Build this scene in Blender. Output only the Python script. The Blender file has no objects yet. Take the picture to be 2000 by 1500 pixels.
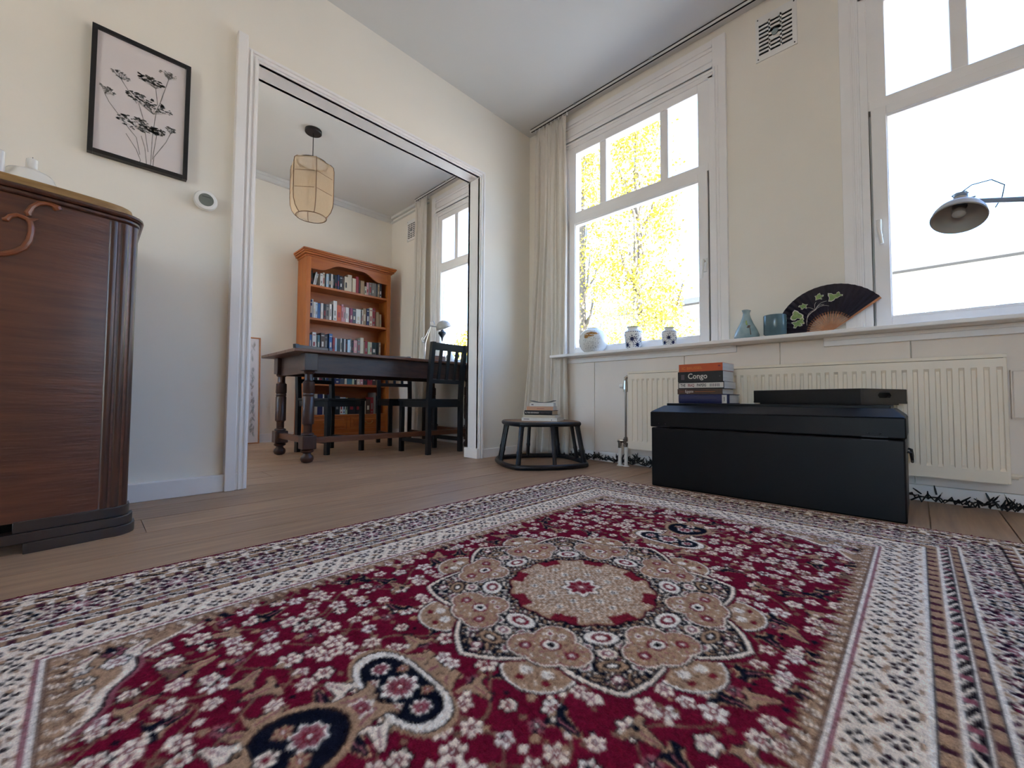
import bpy, math, random
import numpy as np
from mathutils import Vector, Matrix
random.seed(7)
PI = math.pi
scene = bpy.context.scene
COL = scene.collection

# ------------------------------------------------------------------ camera
cam_d = bpy.data.cameras.new('camera')
cam = bpy.data.objects.new('camera', cam_d)
COL.objects.link(cam)
cam_d.sensor_width = 36.0
cam_d.lens = 14.604
cam_d.clip_start = 0.02
cam_d.clip_end = 400
RX = (0.69777, 0.71582 * -1, 0.0060)
RXv = Vector((0.6978, -0.7158, 0.0060)); RYv = Vector((0.0319, 0.0226, -0.9992)); RZv = Vector((0.7151, 0.6974, 0.0386))
RZv.normalize(); RXv = (RXv - RZv * RXv.dot(RZv)).normalized(); RYv = RZv.cross(RXv)
m = Matrix.Identity(4)
for i in range(3):
    m[i][0] = RXv[i]; m[i][1] = -RYv[i]; m[i][2] = -RZv[i]
m.translation = Vector((-2.653, -2.356, 0.44))
cam.matrix_world = m
scene.camera = cam

# ------------------------------------------------------------------ world, sun, exposure
SUN_DIR = Vector((0.44, 0.62, -0.65)).normalized()      # the way the light travels
world = bpy.data.worlds.new('sky'); scene.world = world
world.use_nodes = True
wn = world.node_tree; wn.nodes.clear()
wo = wn.nodes.new('ShaderNodeOutputWorld'); wb = wn.nodes.new('ShaderNodeBackground'); sk = wn.nodes.new('ShaderNodeTexSky')
sk.sky_type = 'NISHITA'; sk.sun_disc = False
sk.sun_elevation = math.asin(-SUN_DIR.z)
sk.sun_rotation = math.atan2(-SUN_DIR.x, -SUN_DIR.y)
sk.air_density = 1.0; sk.dust_density = 0.6; sk.ozone_density = 6.0
wb.inputs['Strength'].default_value = 0.74
wn.links.new(sk.outputs[0], wb.inputs[0]); wn.links.new(wb.outputs[0], wo.inputs[0])
sun_d = bpy.data.lights.new('sun', 'SUN'); sun_d.energy = 40.0; sun_d.angle = math.radians(0.6); sun_d.color = (1.0, 0.95, 0.88)
sun = bpy.data.objects.new('sun', sun_d); COL.objects.link(sun)
sun.rotation_euler = SUN_DIR.to_track_quat('-Z', 'Y').to_euler()
vs = scene.view_settings
vs.view_transform = 'Standard'; vs.look = 'None'; vs.gamma = 1.0; vs.use_curve_mapping = False
vs.exposure = 1.32
cy = scene.cycles
cy.max_bounces = 14; cy.diffuse_bounces = 9; cy.glossy_bounces = 5; cy.transmission_bounces = 8; cy.transparent_max_bounces = 24
cy.caustics_reflective = False; cy.caustics_refractive = False; cy.sample_clamp_indirect = 8.0
WINDOW_CENTRES = [0.835, -0.932, -2.75, -4.56, -6.37]
def portal(name, loc, rot, sx, sy):
    d = bpy.data.lights.new(name, 'AREA'); d.shape = 'RECTANGLE'; d.size = sx; d.size_y = sy; d.cycles.is_portal = True
    o = bpy.data.objects.new(name, d); COL.objects.link(o); o.location = loc; o.rotation_euler = rot
for c in WINDOW_CENTRES:
    portal('window_portal', (0.12, c, 1.62), (0, PI / 2, 0), 1.72, 1.1)
for c in (-2.7,):
    portal('window_portal', (-6.62, c, 1.35), (0, -PI / 2, 0), 2.3, 1.5)

portal('window_portal', (-3.72, 1.25, 1.55), (0, -PI / 2, 0), 1.5, 1.1)

# ------------------------------------------------------------------ materials
def lin(h):
    h = h.lstrip('#'); r = []
    for i in (0, 2, 4):
        c = int(h[i:i + 2], 16) / 255
        r.append(c / 12.92 if c <= 0.04045 else ((c + 0.055) / 1.055) ** 2.4)
    return tuple(r)
MATS = {}
def mat(name, col, rough=0.5, metal=0.0, var=0.08, scale=5.0, stretch=(1, 1, 1), bump=0.0, bscale=60.0, bstretch=None, spec=0.5, rand=0.0, coat=0.0, sheen=0.0, col2=None):
    m = bpy.data.materials.new(name); m.use_nodes = True
    n = m.node_tree.nodes; l = m.node_tree.links; b = n['Principled BSDF']
    c = lin(col) if isinstance(col, str) else col
    tc = n.new('ShaderNodeTexCoord'); mp = n.new('ShaderNodeMapping'); mp.inputs['Scale'].default_value = stretch
    l.new(tc.outputs['Object'], mp.inputs[0])
    no = n.new('ShaderNodeTexNoise'); no.inputs['Scale'].default_value = scale; no.inputs['Detail'].default_value = 4
    l.new(mp.outputs[0], no.inputs['Vector'])
    mx = n.new('ShaderNodeMix'); mx.data_type = 'RGBA'
    c2 = (lin(col2) if isinstance(col2, str) else col2) if col2 else tuple(min(1, x * (1 + var)) for x in c)
    c1 = c if col2 else tuple(x * (1 - var) for x in c)
    mx.inputs[6].default_value = (*c1, 1); mx.inputs[7].default_value = (*c2, 1)
    mr = n.new('ShaderNodeMapRange'); mr.inputs[1].default_value = 0.3; mr.inputs[2].default_value = 0.7
    l.new(no.outputs[0], mr.inputs[0]); l.new(mr.outputs[0], mx.inputs[0])
    out = mx.outputs[2]
    if rand:
        oi = n.new('ShaderNodeObjectInfo'); hs = n.new('ShaderNodeHueSaturation')
        r2 = n.new('ShaderNodeMapRange'); r2.inputs[3].default_value = 1 - rand; r2.inputs[4].default_value = 1 + rand
        l.new(oi.outputs['Random'], r2.inputs[0]); l.new(r2.outputs[0], hs.inputs['Value']); l.new(out, hs.inputs['Color']); out = hs.outputs[0]
    l.new(out, b.inputs['Base Color'])
    b.inputs['Roughness'].default_value = rough; b.inputs['Metallic'].default_value = metal
    b.inputs['Specular IOR Level'].default_value = spec
    b.inputs['Coat Weight'].default_value = coat; b.inputs['Coat Roughness'].default_value = 0.2
    b.inputs['Sheen Weight'].default_value = sheen
    if bump:
        mp2 = n.new('ShaderNodeMapping'); mp2.inputs['Scale'].default_value = bstretch or stretch; l.new(tc.outputs['Object'], mp2.inputs[0])
        nb = n.new('ShaderNodeTexNoise'); nb.inputs['Scale'].default_value = bscale; nb.inputs['Detail'].default_value = 3
        bp = n.new('ShaderNodeBump'); bp.inputs['Strength'].default_value = bump; bp.inputs['Distance'].default_value = 0.01
        l.new(mp2.outputs[0], nb.inputs['Vector']); l.new(nb.outputs[0], bp.inputs['Height']); l.new(bp.outputs[0], b.inputs['Normal'])
    MATS[name] = m
    return m
PLASTER = mat('plaster', '#efe9de', 0.85, var=0.02, scale=2, bump=0.10, bscale=14, spec=0.25)
CEIL = mat('ceiling_paint', '#dcdbd8', 0.9, var=0.015, scale=2, bump=0.05, bscale=20, spec=0.2)
TRIM = mat('trim_paint', '#f2efed', 0.42, var=0.02, scale=6, bump=0.04, bscale=30)
PANEL = mat('panel_paint', '#ece2d8', 0.5, var=0.02, scale=5, bump=0.04, bscale=20, rand=0.015)
RADW = mat('radiator_enamel', '#ede1ce', 0.4, var=0.02, scale=4)
PLANK = mat('oak_floor', '#9d8069', 0.42, scale=7, stretch=(0.5, 7, 7), col2='#b8977b', bump=0.10, bscale=24, bstretch=(0.5, 9, 9), rand=0.10, spec=0.45)
GAP = mat('floor_filler', '#a08a70', 0.8, var=0.1)
BLACKW = mat('black_lacquered_wood', '#0f0e10', 0.38, var=0.2, scale=12, stretch=(1, 1, 4), bump=0.08, bscale=30)
CHESTM = mat('worn_black_paint', '#070608', 0.42, scale=9, col2='#0c0b0e', bump=0.05, bscale=30, spec=0.28)
RATTAN = mat('black_rattan', '#121116', 0.35, var=0.25, scale=20, bump=0.15, bscale=60)
OAKD = mat('dark_oak', '#3a221b', 0.36, scale=9, stretch=(1, 6, 6), col2='#4e3125', bump=0.10, bscale=30, bstretch=(1, 8, 8))
OAKV = mat('dark_oak_turned', '#38211a', 0.32, scale=9, stretch=(6, 6, 1), col2='#4b2f24', bump=0.08, bscale=30)
TOPW = mat('table_top_wood', '#5c3826', 0.35, scale=7, stretch=(1, 8, 8), col2='#74492f', bump=0.05)
PINE = mat('honey_pine', '#a55a26', 0.38, scale=6, stretch=(4, 4, 0.6), col2='#bd7032', bump=0.05, bscale=20)
PINEH = mat('honey_pine_horizontal', '#9c5223', 0.38, scale=6, stretch=(0.6, 4, 4), col2='#b3672d', bump=0.05, bscale=20)
WALN = mat('walnut_veneer', '#4e2716', 0.34, scale=7, stretch=(0.7, 0.7, 7), col2='#683923', bump=0.12, bscale=14, bstretch=(1, 1, 9), coat=0.25)
WALND = mat('dark_walnut', '#3a1f16', 0.3, scale=8, stretch=(6, 6, 1), col2='#55301f', bump=0.05, coat=0.3)
WALNP = mat('dark_plinth', '#2a211e', 0.3, scale=8, col2='#3b2e28', bump=0.08, bscale=25, coat=0.3)
OAKT = mat('oak_top_edge', '#a8834f', 0.5, scale=12, stretch=(1, 6, 6), col2='#8a6638', bump=0.1)
BLKFR = mat('black_frame', '#120f10', 0.4, var=0.2)
PAPER = mat('art_paper', '#dcd3d2', 0.6, var=0.015, scale=3)
INKG = mat('grey_ink', '#87847f', 0.7, var=0.3, scale=60)
INKD = mat('dark_ink', '#55534f', 0.7, var=0.3, scale=60)
WHITEP = mat('white_plastic', '#eceae6', 0.35, var=0.02)
DARKG = mat('dark_display', '#6d726b', 0.15, var=0.1)
CHROME = mat('chrome', '#b9b2aa', 0.22, metal=1.0, var=0.05)
STEEL = mat('brushed_steel', '#c4c6c8', 0.3, metal=1.0, var=0.05)
BRASS = mat('brass', '#b08d57', 0.3, metal=1.0)
BLACKM = mat('black_metal', '#121113', 0.45, var=0.2)
DARKHOLE = mat('dark_recess', '#1c1917', 0.9)  # near-black that puts recess shade into the colour; screw heads share it
WIREM = mat('bamboo_wire', '#6f5138', 0.6)
GREYLAMP = mat('grey_enamel', '#a9a49c', 0.35, var=0.05)
BLUEGREY = mat('blue_enamel', '#8795a8', 0.35, var=0.05)
CERW = mat('white_ceramic', '#e8e6e0', 0.2, var=0.02, coat=0.4)
COBALT = mat('cobalt_glaze', '#23264f', 0.25, var=0.2)
OCHRE = mat('ochre_glaze', '#a8732c', 0.4, var=0.25, scale=30)
SPECK = mat('grey_speckle', '#77736d', 0.5, var=0.3, scale=90)
CELADON = mat('celadon_glaze', '#7f9ba1', 0.25, scale=14, col2='#a9bcbf', coat=0.5)
TEALPOT = mat('teal_glaze', '#44616a', 0.2, scale=5, stretch=(1, 1, 0.2), col2='#587680', coat=0.5)
FANCLOTH = mat('plum_black_silk', '#1d1424', 0.5, var=0.15, scale=30)
BAMBOO = mat('bamboo', '#b5764a', 0.5, var=0.15, scale=40)
LEAFG = mat('painted_green', '#6d8f52', 0.6, scale=60, col2='#97ab69')
LEAFW = mat('painted_white', '#cfcabd', 0.6)
SOIL = mat('plant_green', '#4c7a2c', 0.5, var=0.3, scale=30)
PAGES = mat('book_pages', '#d5d3ce', 0.8, var=0.08, scale=3, stretch=(1, 1, 120))
PAGESC = mat('book_pages_cream', '#cdb392', 0.8, var=0.08, scale=3, stretch=(1, 1, 120))
WHITE_INK = mat('white_print', '#d9d4cc', 0.6); RED_INK = mat('red_print', '#8d3b43', 0.6); BLACK_INK = mat('black_print', '#2a2425', 0.6)
GOLD_INK = mat('orange_print', '#d9803c', 0.6); DULL_INK = mat('dull_print', '#5a4f57', 0.6)
CABLE = mat('black_cable', '#0f0e10', 0.5); BULB = mat('clear_bulb', '#cfcac0', 0.15)
BOOKC = dict(black='#191a1d', white='#dad7d2', cream='#cbbfa9', grey='#7f7b76', blue='#2f5f9c', navy='#1f2450', red='#93222a', tan='#9c8262', orange='#c2572f', pink='#c58f92', magenta='#7a2f52', pale_blue='#a9c2d4', teal='#3d6a75', slate='#43474e', dark_brown='#4c3527', pale_green='#a9b998', dark_green='#24302b')
BM = {k: mat('book_cover_' + k, v, 0.5, var=0.06, scale=20) for k, v in BOOKC.items()}

def glass_mat(name, tint=(1, 1, 1), gloss=0.06):
    m = bpy.data.materials.new(name); m.use_nodes = True
    n = m.node_tree.nodes; l = m.node_tree.links; n.clear()
    o = n.new('ShaderNodeOutputMaterial'); mx = n.new('ShaderNodeMixShader'); t = n.new('ShaderNodeBsdfTransparent'); g = n.new('ShaderNodeBsdfGlossy'); lw = n.new('ShaderNodeLayerWeight')
    t.inputs[0].default_value = (*tint, 1); g.inputs['Roughness'].default_value = 0.02; lw.inputs[0].default_value = 0.5
    pw = n.new('ShaderNodeMath'); pw.operation = 'POWER'; pw.inputs[1].default_value = 4.0; ml = n.new('ShaderNodeMath'); ml.operation = 'MULTIPLY_ADD'; ml.inputs[1].default_value = 0.5; ml.inputs[2].default_value = 0.03
    l.new(lw.outputs['Facing'], pw.inputs[0]); l.new(pw.outputs[0], ml.inputs[0])
    l.new(ml.outputs[0], mx.inputs[0]); l.new(t.outputs[0], mx.inputs[1]); l.new(g.outputs[0], mx.inputs[2]); l.new(mx.outputs[0], o.inputs[0])
    return m
GLASS = glass_mat('window_glass', (0.97, 0.985, 0.98))
def cloth_mat(name, col, transl=0.45, transp=0.0, scale=200):
    m = bpy.data.materials.new(name); m.use_nodes = True
    n = m.node_tree.nodes; l = m.node_tree.links; n.clear()
    o = n.new('ShaderNodeOutputMaterial'); d = n.new('ShaderNodeBsdfDiffuse'); t = n.new('ShaderNodeBsdfTranslucent'); mx = n.new('ShaderNodeMixShader'); tp = n.new('ShaderNodeBsdfTransparent'); m2 = n.new('ShaderNodeMixShader')
    tc = n.new('ShaderNodeTexCoord'); no = n.new('ShaderNodeTexNoise'); no.inputs['Scale'].default_value = scale
    mp = n.new('ShaderNodeMapping'); mp.inputs['Scale'].default_value = (1, 1, 0.15); l.new(tc.outputs['Object'], mp.inputs[0]); l.new(mp.outputs[0], no.inputs['Vector'])
    c = n.new('ShaderNodeMix'); c.data_type = 'RGBA'; cc = lin(col)
    c.inputs[6].default_value = (*[x * 0.9 for x in cc], 1); c.inputs[7].default_value = (*[min(1, x * 1.08) for x in cc], 1)
    l.new(no.outputs[0], c.inputs[0]); l.new(c.outputs[2], d.inputs[0]); l.new(c.outputs[2], t.inputs[0])
    mx.inputs[0].default_value = transl; l.new(d.outputs[0], mx.inputs[1]); l.new(t.outputs[0], mx.inputs[2])
    m2.inputs[0].default_value = transp; l.new(mx.outputs[0], m2.inputs[1]); l.new(tp.outputs[0], m2.inputs[2]); l.new(m2.outputs[0], o.inputs[0])
    return m
CURTAIN = cloth_mat('linen_curtain', '#f1ebe2', 0.28, 0.05)
GAUZE = cloth_mat('gauze_shade', '#ecd2ae', 0.45, 0.50)

# ------------------------------------------------------------------ mesh helpers
class MB:
    def __init__(s): s.v = []; s.f = []; s.mi = []; s.cur = 0
    def add(s, vs, fs):
        o = len(s.v); s.v += [tuple(x) for x in vs]
        for f in fs: s.f.append(tuple(i + o for i in f)); s.mi.append(s.cur)
        return s
    def box(s, x0, x1, y0, y1, z0, z1):
        return s.add([(x0, y0, z0), (x1, y0, z0), (x1, y1, z0), (x0, y1, z0), (x0, y0, z1), (x1, y0, z1), (x1, y1, z1), (x0, y1, z1)],
                     [(0, 3, 2, 1), (4, 5, 6, 7), (0, 1, 5, 4), (1, 2, 6, 5), (2, 3, 7, 6), (3, 0, 4, 7)])
    def hexa(s, b, t):                       # bottom 4 pts, top 4 pts
        return s.add(list(b) + list(t), [(0, 3, 2, 1), (4, 5, 6, 7), (0, 1, 5, 4), (1, 2, 6, 5), (2, 3, 7, 6), (3, 0, 4, 7)])
    def beam(s, p, q, w, h, up=(0, 0, 1)):
        p = Vector(p); q = Vector(q); d = (q - p).normalized(); u = Vector(up); r = d.cross(u)
        if r.length < 1e-4: r = d.cross(Vector((0, 1, 0)))
        r.normalize(); u = r.cross(d).normalized()
        c = [(-w / 2, -h / 2), (w / 2, -h / 2), (w / 2, h / 2), (-w / 2, h / 2)]
        return s.hexa([p + r * a + u * b for a, b in c], [q + r * a + u * b for a, b in c])
    def tube(s, pts, r, seg=8, closed=False, cap=True):
        pts = [Vector(p) for p in pts]; n = len(pts); rs = r if isinstance(r, (list, tuple)) else [r] * n
        vs = []; prev = None
        for i, p in enumerate(pts):
            a = pts[(i - 1) % n] if (closed or i > 0) else p; b = pts[(i + 1) % n] if (closed or i < n - 1) else p
            d = (b - a); d = d.normalized() if d.length > 1e-9 else Vector((0, 0, 1))
            if prev is None:
                u = d.cross(Vector((0, 0, 1)));
                if u.length < 1e-3: u = d.cross(Vector((1, 0, 0)))
            else: u = prev - d * prev.dot(d)
            u.normalize(); prev = u; w = d.cross(u)
            for k in range(seg):
                t = 2 * PI * k / seg; vs.append(p + (u * math.cos(t) + w * math.sin(t)) * rs[i])
        fs = []
        for i in range(n if closed else n - 1):
            j = (i + 1) % n
            for k in range(seg):
                k2 = (k + 1) % seg; fs.append((i * seg + k, i * seg + k2, j * seg + k2, j * seg + k))
        if cap and not closed: fs.append(tuple(range(seg))[::-1]); fs.append(tuple((n - 1) * seg + k for k in range(seg)))
        return s.add(vs, fs)
    def lathe(s, prof, c=(0, 0, 0), seg=24, cap=True, fn=None):
        vs = []; fs = []; n = len(prof)
        for i, (r, z) in enumerate(prof):
            for k in range(seg):
                t = 2 * PI * k / seg; rr = r * (fn(t, i) if fn else 1); vs.append((c[0] + rr * math.cos(t), c[1] + rr * math.sin(t), c[2] + z))
        for i in range(n - 1):
            for k in range(seg):
                k2 = (k + 1) % seg; fs.append((i * seg + k, i * seg + k2, (i + 1) * seg + k2, (i + 1) * seg + k))
        if cap:
            if prof[0][0] > 1e-5: fs.append(tuple(range(seg))[::-1])
            if prof[-1][0] > 1e-5: fs.append(tuple((n - 1) * seg + k for k in range(seg)))
        return s.add(vs, fs)
    def prism(s, poly, vec):                 # planar polygon swept by vec
        n = len(poly); v = Vector(vec); vs = [Vector(p) for p in poly] + [Vector(p) + v for p in poly]
        fs = [tuple(range(n))[::-1], tuple(range(n, 2 * n))] + [(i, (i + 1) % n, n + (i + 1) % n, n + i) for i in range(n)]
        return s.add(vs, fs)
    def grid(s, P):                           # P[i][j] points
        a = len(P); b = len(P[0]); vs = [p for r in P for p in r]
        return s.add(vs, [(i * b + j, i * b + j + 1, (i + 1) * b + j + 1, (i + 1) * b + j) for i in range(a - 1) for j in range(b - 1)])
    def move(s, v):
        s.v = [(a + v[0], b + v[1], c + v[2]) for a, b, c in s.v]; return s
    def build(s, name, mats, parent=None, smooth=False, bevel=0.0, ang=35, org=None, fix=True):
        if org: s.move((-org[0], -org[1], -org[2]))
        me = bpy.data.meshes.new(name); me.from_pydata(s.v, [], s.f)
        if not isinstance(mats, (list, tuple)): mats = [mats]
        for mm in mats: me.materials.append(mm)
        if len(mats) > 1: me.polygons.foreach_set('material_index', s.mi)
        if smooth:
            me.polygons.foreach_set('use_smooth', [True] * len(me.polygons)); me.set_sharp_from_angle(angle=math.radians(ang))
        me.update()
        if fix:
            import bmesh
            bm = bmesh.new(); bm.from_mesh(me); bmesh.ops.recalc_face_normals(bm, faces=bm.faces); bm.to_mesh(me); bm.free()
        o = bpy.data.objects.new(name, me); COL.objects.link(o)
        if parent: o.parent = parent
        if bevel:
            b = o.modifiers.new('bevel', 'BEVEL'); b.width = bevel; b.segments = 2; b.limit_method = 'ANGLE'; b.angle_limit = math.radians(40)
        return o
def thing(name, label, cat, loc=(0, 0, 0), rotz=0.0, group=None, kind=None):
    o = bpy.data.objects.new(name, None); COL.objects.link(o); o.location = loc; o.rotation_euler = (0, 0, rotz); o.empty_display_size = 0.05
    if label: o['label'] = label
    if cat: o['category'] = cat
    if group: o['group'] = group
    if kind: o['kind'] = kind
    return o
def tag(o, label, cat, group=None):
    o['label'] = label; o['category'] = cat
    if group: o['group'] = group
    return o
def struct(o): o['kind'] = 'structure'; return o
def text_part(name, txt, size, mtl, parent, loc, rot, sx=1.0, spacing=1.0, align='LEFT', bold=0.0):
    cu = bpy.data.curves.new('lettering', 'FONT'); cu.body = txt; cu.size = size; cu.align_x = align; cu.align_y = 'CENTER'; cu.space_character = spacing; cu.offset = bold; cu.resolution_u = 3
    t = bpy.data.objects.new('lettering', cu); COL.objects.link(t)
    dg = bpy.context.evaluated_depsgraph_get(); me = bpy.data.meshes.new_from_object(t.evaluated_get(dg)); COL.objects.unlink(t); bpy.data.objects.remove(t)
    me.materials.clear(); me.materials.append(mtl)
    for v in me.vertices: v.co.x *= sx
    o = bpy.data.objects.new(name, me); COL.objects.link(o); o.parent = parent; o.location = loc; o.rotation_euler = rot
    return o

# ================================================================== THE ROOM
CZ = 2.74
# floor: sub-floor with every board a piece of its own
b = MB(); b.box(-6.6, 0.09, -7.5, 2.5, -0.12, -0.010)
floor = struct(b.build('floor', GAP))
seam = [-0.544 + 0.204 * k for k in range(-34, 15)]
rf = random.Random(3)
plank_mesh = {}
for k in range(len(seam) - 1):
    y0, y1 = max(seam[k], -7.4), min(seam[k + 1], 2.38)
    if y1 - y0 < 0.02: continue
    cuts = [-6.5]; x = -6.5 + rf.uniform(0.4, 2.4)
    while x < -0.5: cuts.append(x); x += rf.uniform(1.9, 3.1)
    cuts.append(0.0)
    if k == 32: cuts = [-6.5, -4.1, -1.22, 0.0]
    for a, c in zip(cuts, cuts[1:]):
        q = MB(); q.box(a + 0.001, c - 0.001, y0 + 0.002, y1 - 0.002, -0.010, 0.0)
        q.build('plank', PLANK, floor, org=None, fix=False)
b = MB(); b.box(-6.6, 0.09, -7.5, 2.5, CZ, CZ + 0.1); struct(b.build('ceiling', CEIL))

# partition wall with the wide doorway
DX0, DX1, DZ = -2.09, -0.593, 2.150
PY0, PY1 = 0.03, 0.125
b = MB(); b.box(-6.5, DX0 - 0.02, PY0, PY1, 0, CZ); b.box(DX1 + 0.02, 0, PY0, PY1, 0, CZ); b.box(DX0 - 0.02, DX1 + 0.02, PY0, PY1, DZ + 0.02, CZ)
struct(b.build('wall_left', PLASTER))
door = thing('door_1', None, None, (0, 0, 0), kind='structure')
b = MB()                                             # lining of the opening
b.box(DX0 - 0.02, DX0, PY0 - 0.02, PY1 + 0.02, 0, DZ); b.box(DX1, DX1 + 0.02, PY0 - 0.02, PY1 + 0.02, 0, DZ); b.box(DX0 - 0.02, DX1 + 0.02, PY0 - 0.02, PY1 + 0.02, DZ, DZ + 0.02)
b.build('jamb_lining', TRIM, door, bevel=0.002)
def casing(x_in, x_out, z_in, z_out, yf, yb, name):
    pass
def arch_strip(off0, off1, y0, y1):
    """an upside-down U strip around the opening between two offsets from its edge"""
    q = MB(); z0 = 0.0
    q.box(DX0 - off1, DX0 - off0, y0, y1, z0, DZ + off1); q.box(DX1 + off0, DX1 + off1, y0, y1, z0, DZ + off1); q.box(DX0 - off0, DX1 + off0, y0, y1, DZ + off0, DZ + off1)
    return q
arch_strip(0.0, 0.052, 0.004, PY0).build('door_casing', TRIM, door, bevel=0.002)
q = MB(); q.box(DX0 - 0.095, DX0 - 0.052, -0.012, PY0, 0, DZ + 0.10); q.build('door_casing', TRIM, door, bevel=0.003)
arch_strip(0.008, 0.019, -0.004, 0.006).build('casing_bead', TRIM, door, bevel=0.003)
arch_strip(0.030, 0.041, -0.007, 0.006).build('casing_bead', TRIM, door, bevel=0.003)
q = MB(); q.box(DX1 - 0.012, DX1 + 0.045, -0.001, PY1 + 0.03, 0, 0.075); q.build('plinth_block', TRIM, door, bevel=0.002)
# casing on the study side
q = MB(); q.box(DX0 - 0.07, DX0, PY1, PY1 + 0.018, 0, DZ + 0.07); q.box(DX1, DX1 + 0.07, PY1, PY1 + 0.018, 0.076, DZ + 0.07); q.box(DX0, DX1, PY1, PY1 + 0.018, DZ, DZ + 0.07); q.build('door_casing', TRIM, door)

b = MB(); b.box(-6.5, DX0 - 0.018, 0.0, PY0, 0, 0.078); b.box(DX1 + 0.048, 0, 0.002, PY0, 0, 0.066)
struct(b.build('baseboard_left', TRIM, bevel=0.003))

# window wall
OP = [(c - 0.535, c + 0.535) for c in WINDOW_CENTRES]
OZ0, OZ1 = 0.785, 2.46
b = MB(); X1 = 0.085
b.box(0, X1, -7.5, 2.5, 0, OZ0); b.box(0, X1, -7.5, 2.5, OZ1, CZ)
ys = sorted(OP); edges = [-7.5] + [e for o in ys for e in o] + [2.5]
for i in range(0, len(edges), 2): b.box(0, X1, edges[i], edges[i + 1], OZ0, OZ1)
wall_right = struct(b.build('wall_right', PLASTER))
# wooden panelling below the sill, board by board
for a, c in ((-0.004, -0.640), (-0.640, -1.305), (-1.305, -1.825), (-1.825, -2.340), (-2.340, -2.93), (-2.93, -3.5), (-3.5, -4.2), (-4.2, -5.5), (-5.5, -7.4)):
    q = MB(); q.box(-0.014, 0.0, c + 0.0018, a - 0.0018, 0.072, 0.762); q.build('wall_panel', PANEL, wall_right, bevel=0.002)
b = MB(); b.box(-0.020, 0, -7.4, 0.0, 0, 0.070); struct(b.build('baseboard_right', TRIM, bevel=0.003))
b = MB(); b.box(-0.018, 0, PY1, 2.36, 0, 0.085); struct(b.build('baseboard_study', TRIM, bevel=0.003))
SILLZ = 0.787
b = MB(); b.box(-0.157, 0.03, -7.4, -0.325, SILLZ - 0.020, SILLZ); sill = struct(b.build('trim_1', TRIM, bevel=0.004))
for y0, y1, zb in ((-1.612, -0.335, 0.726), (-3.6, -2.02, 0.722)):
    q = MB(); q.box(-0.034, -0.012, y0, y1, zb, SILLZ - 0.024); q.box(-0.042, -0.012, y0, y1, zb + 0.026, SILLZ - 0.021); q.build('sill_batten', TRIM, sill, bevel=0.002)
b = MB(); b.box(-0.130, 0.03, 0.150, 1.47, SILLZ - 0.020, SILLZ); struct(b.build('trim_2', TRIM, bevel=0.004))

# windows ------------------------------------------------------------
def window(n, c, handle_side):
    w = thing('window_%d' % n, None, None, (0, c, 0), kind='structure')
    # casing with its beads
    q = MB()
    for s in (-1, 1):
        a, d = sorted((s * 0.565, s * 0.640)); q.box(-0.024, 0.0, a, d, SILLZ, 2.675)
        a, d = sorted((s * 0.572, s * 0.582)); q.box(-0.032, 0.0, a, d, SILLZ, 2.49)
        a, d = sorted((s * 0.590, s * 0.598)); q.box(-0.029, 0.0, a, d, SILLZ, 2.49)
        a, d = sorted((s * 0.535, s * 0.565)); q.box(-0.012, 0.03, a, d, SILLZ, 2.46)
    q.box(-0.020, 0.0, -0.565, 0.565, 2.50, 2.675); q.box(-0.012, 0.03, -0.565, 0.565, 2.445, 2.50)
    for z, x in ((2.475, 0.018), (2.50, 0.026), (2.535, 0.028), (2.60, 0.027), (2.625, 0.029)): q.box(-x, 0, -0.565, 0.565, z, z + 0.014)
    q.build('window_casing', TRIM, w, bevel=0.002)
    # fixed frame: stiles, head, transom
    q = MB()
    for s in (-1, 1):
        a, d = sorted((s * 0.468, s * 0.536)); q.box(-0.004, 0.07, a, d, 1.87, 2.46)
        a, d = sorted((s * 0.490, s * 0.536)); q.box(0.046, 0.075, a, d, SILLZ, 1.87)
    q.box(-0.004, 0.07, -0.468, 0.468, 2.392, 2.46); q.box(-0.006, 0.07, -0.532, 0.532, 1.868, 1.918)
    q.build('window_frame', TRIM, w, bevel=0.003)
    for s in (-0.246, 0.226):
        q = MB(); q.box(0.0, 0.065, s - 0.028, s + 0.028, 1.918, 2.392); q.build('mullion', TRIM, w, bevel=0.006)
    # opening sash
    q = MB(); x0, x1 = -0.016, 0.045
    for s in (-1, 1):
        a, d = sorted((s * 0.470, s * 0.526)); q.box(x0, x1, a, d, SILLZ + 0.004, 1.868)
        a, d = sorted((s * 0.466, s * 0.482)); q.box(x0 + 0.008, x1 - 0.01, a, d, 0.846, 1.822)
    q.box(x0, x1, -0.470, 0.470, SILLZ + 0.004, 0.838); q.box(x0, x1, -0.470, 0.470, 1.822, 1.868)
    q.box(x0 + 0.008, x1 - 0.01, -0.470, 0.470, 0.838, 0.850); q.box(x0 + 0.006, x1 - 0.01, -0.470, 0.470, 1.812, 1.826)
    sash = q.build('window_sash', TRIM, w, bevel=0.003)
    q = MB(); q.box(0.028, 0.033, -0.475, 0.475, 0.84, 1.82); q.build('pane', GLASS, sash)
    for a, d in ((-0.468, -0.274), (-0.218, 0.198), (0.254, 0.468)):
        q = MB(); q.box(0.038, 0.043, a, d, 1.916, 2.394); q.build('pane', GLASS, w)
    if handle_side:
        y = handle_side * 0.505; q = MB(); q.box(-0.022, -0.016, y - 0.014, y + 0.014, 1.235, 1.318); q.tube([(-0.016, y, 1.300), (-0.048, y, 1.300)], 0.008, 8)
        q.tube([(-0.046, y, 1.306), (-0.050, y, 1.26), (-0.048, y - handle_side * 0.008, 1.19)], [0.009, 0.008, 0.007], 8)
        q.build('window_handle', WHITEP, sash, smooth=True)
    return w
window(1, WINDOW_CENTRES[1], -1)
window(2, WINDOW_CENTRES[2], 1)
window(3, WINDOW_CENTRES[0], 0)
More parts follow.
